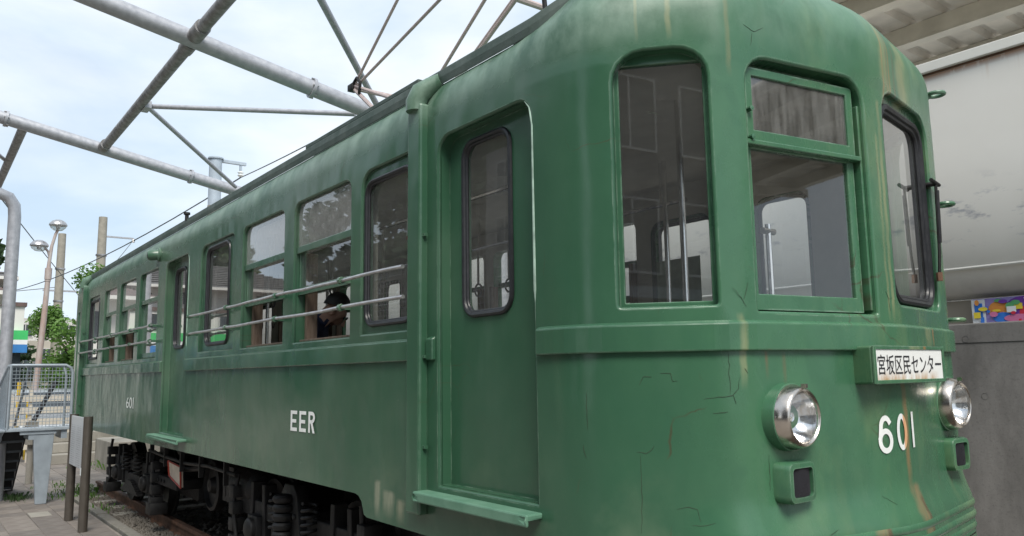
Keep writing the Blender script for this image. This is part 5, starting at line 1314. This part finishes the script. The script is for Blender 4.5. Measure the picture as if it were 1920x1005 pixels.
lt = stuff(m.build('lattice', M['pipe2'], fw)); MB().tube([(-17.5, -6.42, 3.98), (-10.5, -6.42, 3.98)], .03, 8).build('handrail', M['galv'], fw)

# ------------------------------------------------------------------ things behind the mesh railing
cr_ = thing('parked_car', 'pale silver parked car seen through the mesh railing', 'car', (-22, .8, 0))
def car_profile(x0, y0, y1, z0):
    m = MB(); pr = [(0, .28), (0, .62), (.12, .78), (.75, .86), (1.25, 1.38), (2.7, 1.42), (3.3, .95), (3.75, .88), (3.85, .6), (3.85, .28)]
    n = len(pr); vs = [(x0 - a, y, b) for y in (y0, y1) for a, b in pr]
    m.add(vs, [tuple(range(n)), tuple(range(n, 2 * n))[::-1]] + [(k, (k + 1) % n, n + (k + 1) % n, n + k) for k in range(n)]); return m
cbm = car_profile(-20.2, .05, 1.6, 0).build('body', M['carpaint'], cr_, .05)
for y, e in ((.045, -.004), (1.605, .004)):
    m = MB(); m.add([(-20.2 - a, y + e, b) for a, b in ((.95, .90), (1.32, 1.32), (2.62, 1.35), (3.05, .95))], [(0, 1, 2, 3)]); m.build('side_window', M['bglass'], cr_)
m = MB(); m.add([(-20.2 - .77, .12, .885), (-20.2 - .77, 1.53, .885), (-20.2 - 1.22, 1.42, 1.36), (-20.2 - 1.22, .22, 1.36)], [(0, 1, 2, 3)])
for v in range(len(m.v)): m.v[v] = (m.v[v][0] + .012, m.v[v][1], m.v[v][2] + .012)
m.build('windscreen', M['bglass'], cr_)
for x in (-20.95, -23.3):
    for y in (.02, 1.48):
        m = MB(); m.lathe((x, y, .30), (0, 1, 0), [(0, 0), (.17, 0), (.19, .02), (.30, .0), (.30, .15), (0, .15)], 20); m.build('wheel', M['rubber'], cr_)
for y in (.25, 1.4): MB().box(-20.205, -20.185, y - .14, y + .14, .58, .72).build('headlight', M['white_sign'], cr_)
def bollard(x, y, h, lb):
    t = thing('crossing_post', lb, 'post', (x, y, 0), 'yellow posts behind the railing'); MB().tube([(x, y, -.02), (x, y, h)], .035, 12).build('shaft', M['yellow'], t)
    for z in (h * .5, h * .8): MB().lathe((x, y, z), (0, 0, 1), [(.036, -.05), (.038, -.05), (.038, .05), (.036, .05)], 12).build('black_band', M['black'], t)
bollard(-19.5, -.06, 1.62, 'taller yellow post behind the left part of the railing mesh'); bollard(-19.8, .16, 1.30, 'shorter yellow post behind the middle of the railing mesh')
ga = thing('crossing_gate', 'black crossing gate arm slanting behind the railing mesh', 'gate', (-15, .1, 0))
m = MB(); m.tube([(-15, -.28, .95), (-15, .02, 1.62)], .035, 8); m.build('arm', M['black'], ga); m = MB(); m.tube([(-15, -.28, -.02), (-15, -.28, 1.0)], .05, 10); m.box(-15.12, -14.88, -.36, -.2, .62, .98); m.build('stand', M['conc2'], ga)
sf = thing('slat_fence', 'low wooden slat fence behind the railing mesh', 'fence', (-19, .1, 0))
for k in range(5): MB().box(-19.02, -18.98, -.7, 1.0, .25 + k * .24, .38 + k * .24).build('slat', M['cream'], sf)
for y in (-.65, .12, .95): MB().box(-19.08, -19.025, y - .04, y + .04, -.02, 1.45).build('post', M['cream'], sf)
cv = MB().box(-11.68, -11.30, -.64, -.42, -.01, .006).build('access_cover', M['conc2'], None, .003); tag(cv, 'pale square access cover set in the paving before the platform leg', 'cover'); cv.rotation_euler = (0, 0, 0)
# low steps and planter wall beyond the tram end
cs = thing('concrete_steps', 'low worn concrete steps beyond the tram end', 'steps', (-18, 1, 0))
for k in range(3): MB().box(-20 - k * 0.0, -18.0 - k * .38, .35, 2.6, k * .19, (k + 1) * .19 - .004).build('step', M['conc2'], cs, .01)
pw = thing('planter_wall', 'low mossy concrete planter wall beside the steps', 'wall', (-16.4, 1.6, 0))
MB().box(-17.3, -15.8, 1.05, 2.9, -.02, .52).build('wall_body', M['conc2'], pw, .015)
weeds('shrub_growth', 'straggly green growth on the low planter wall', [(-16.4, 1.5, 120, .35)], M['leaf'], .22)
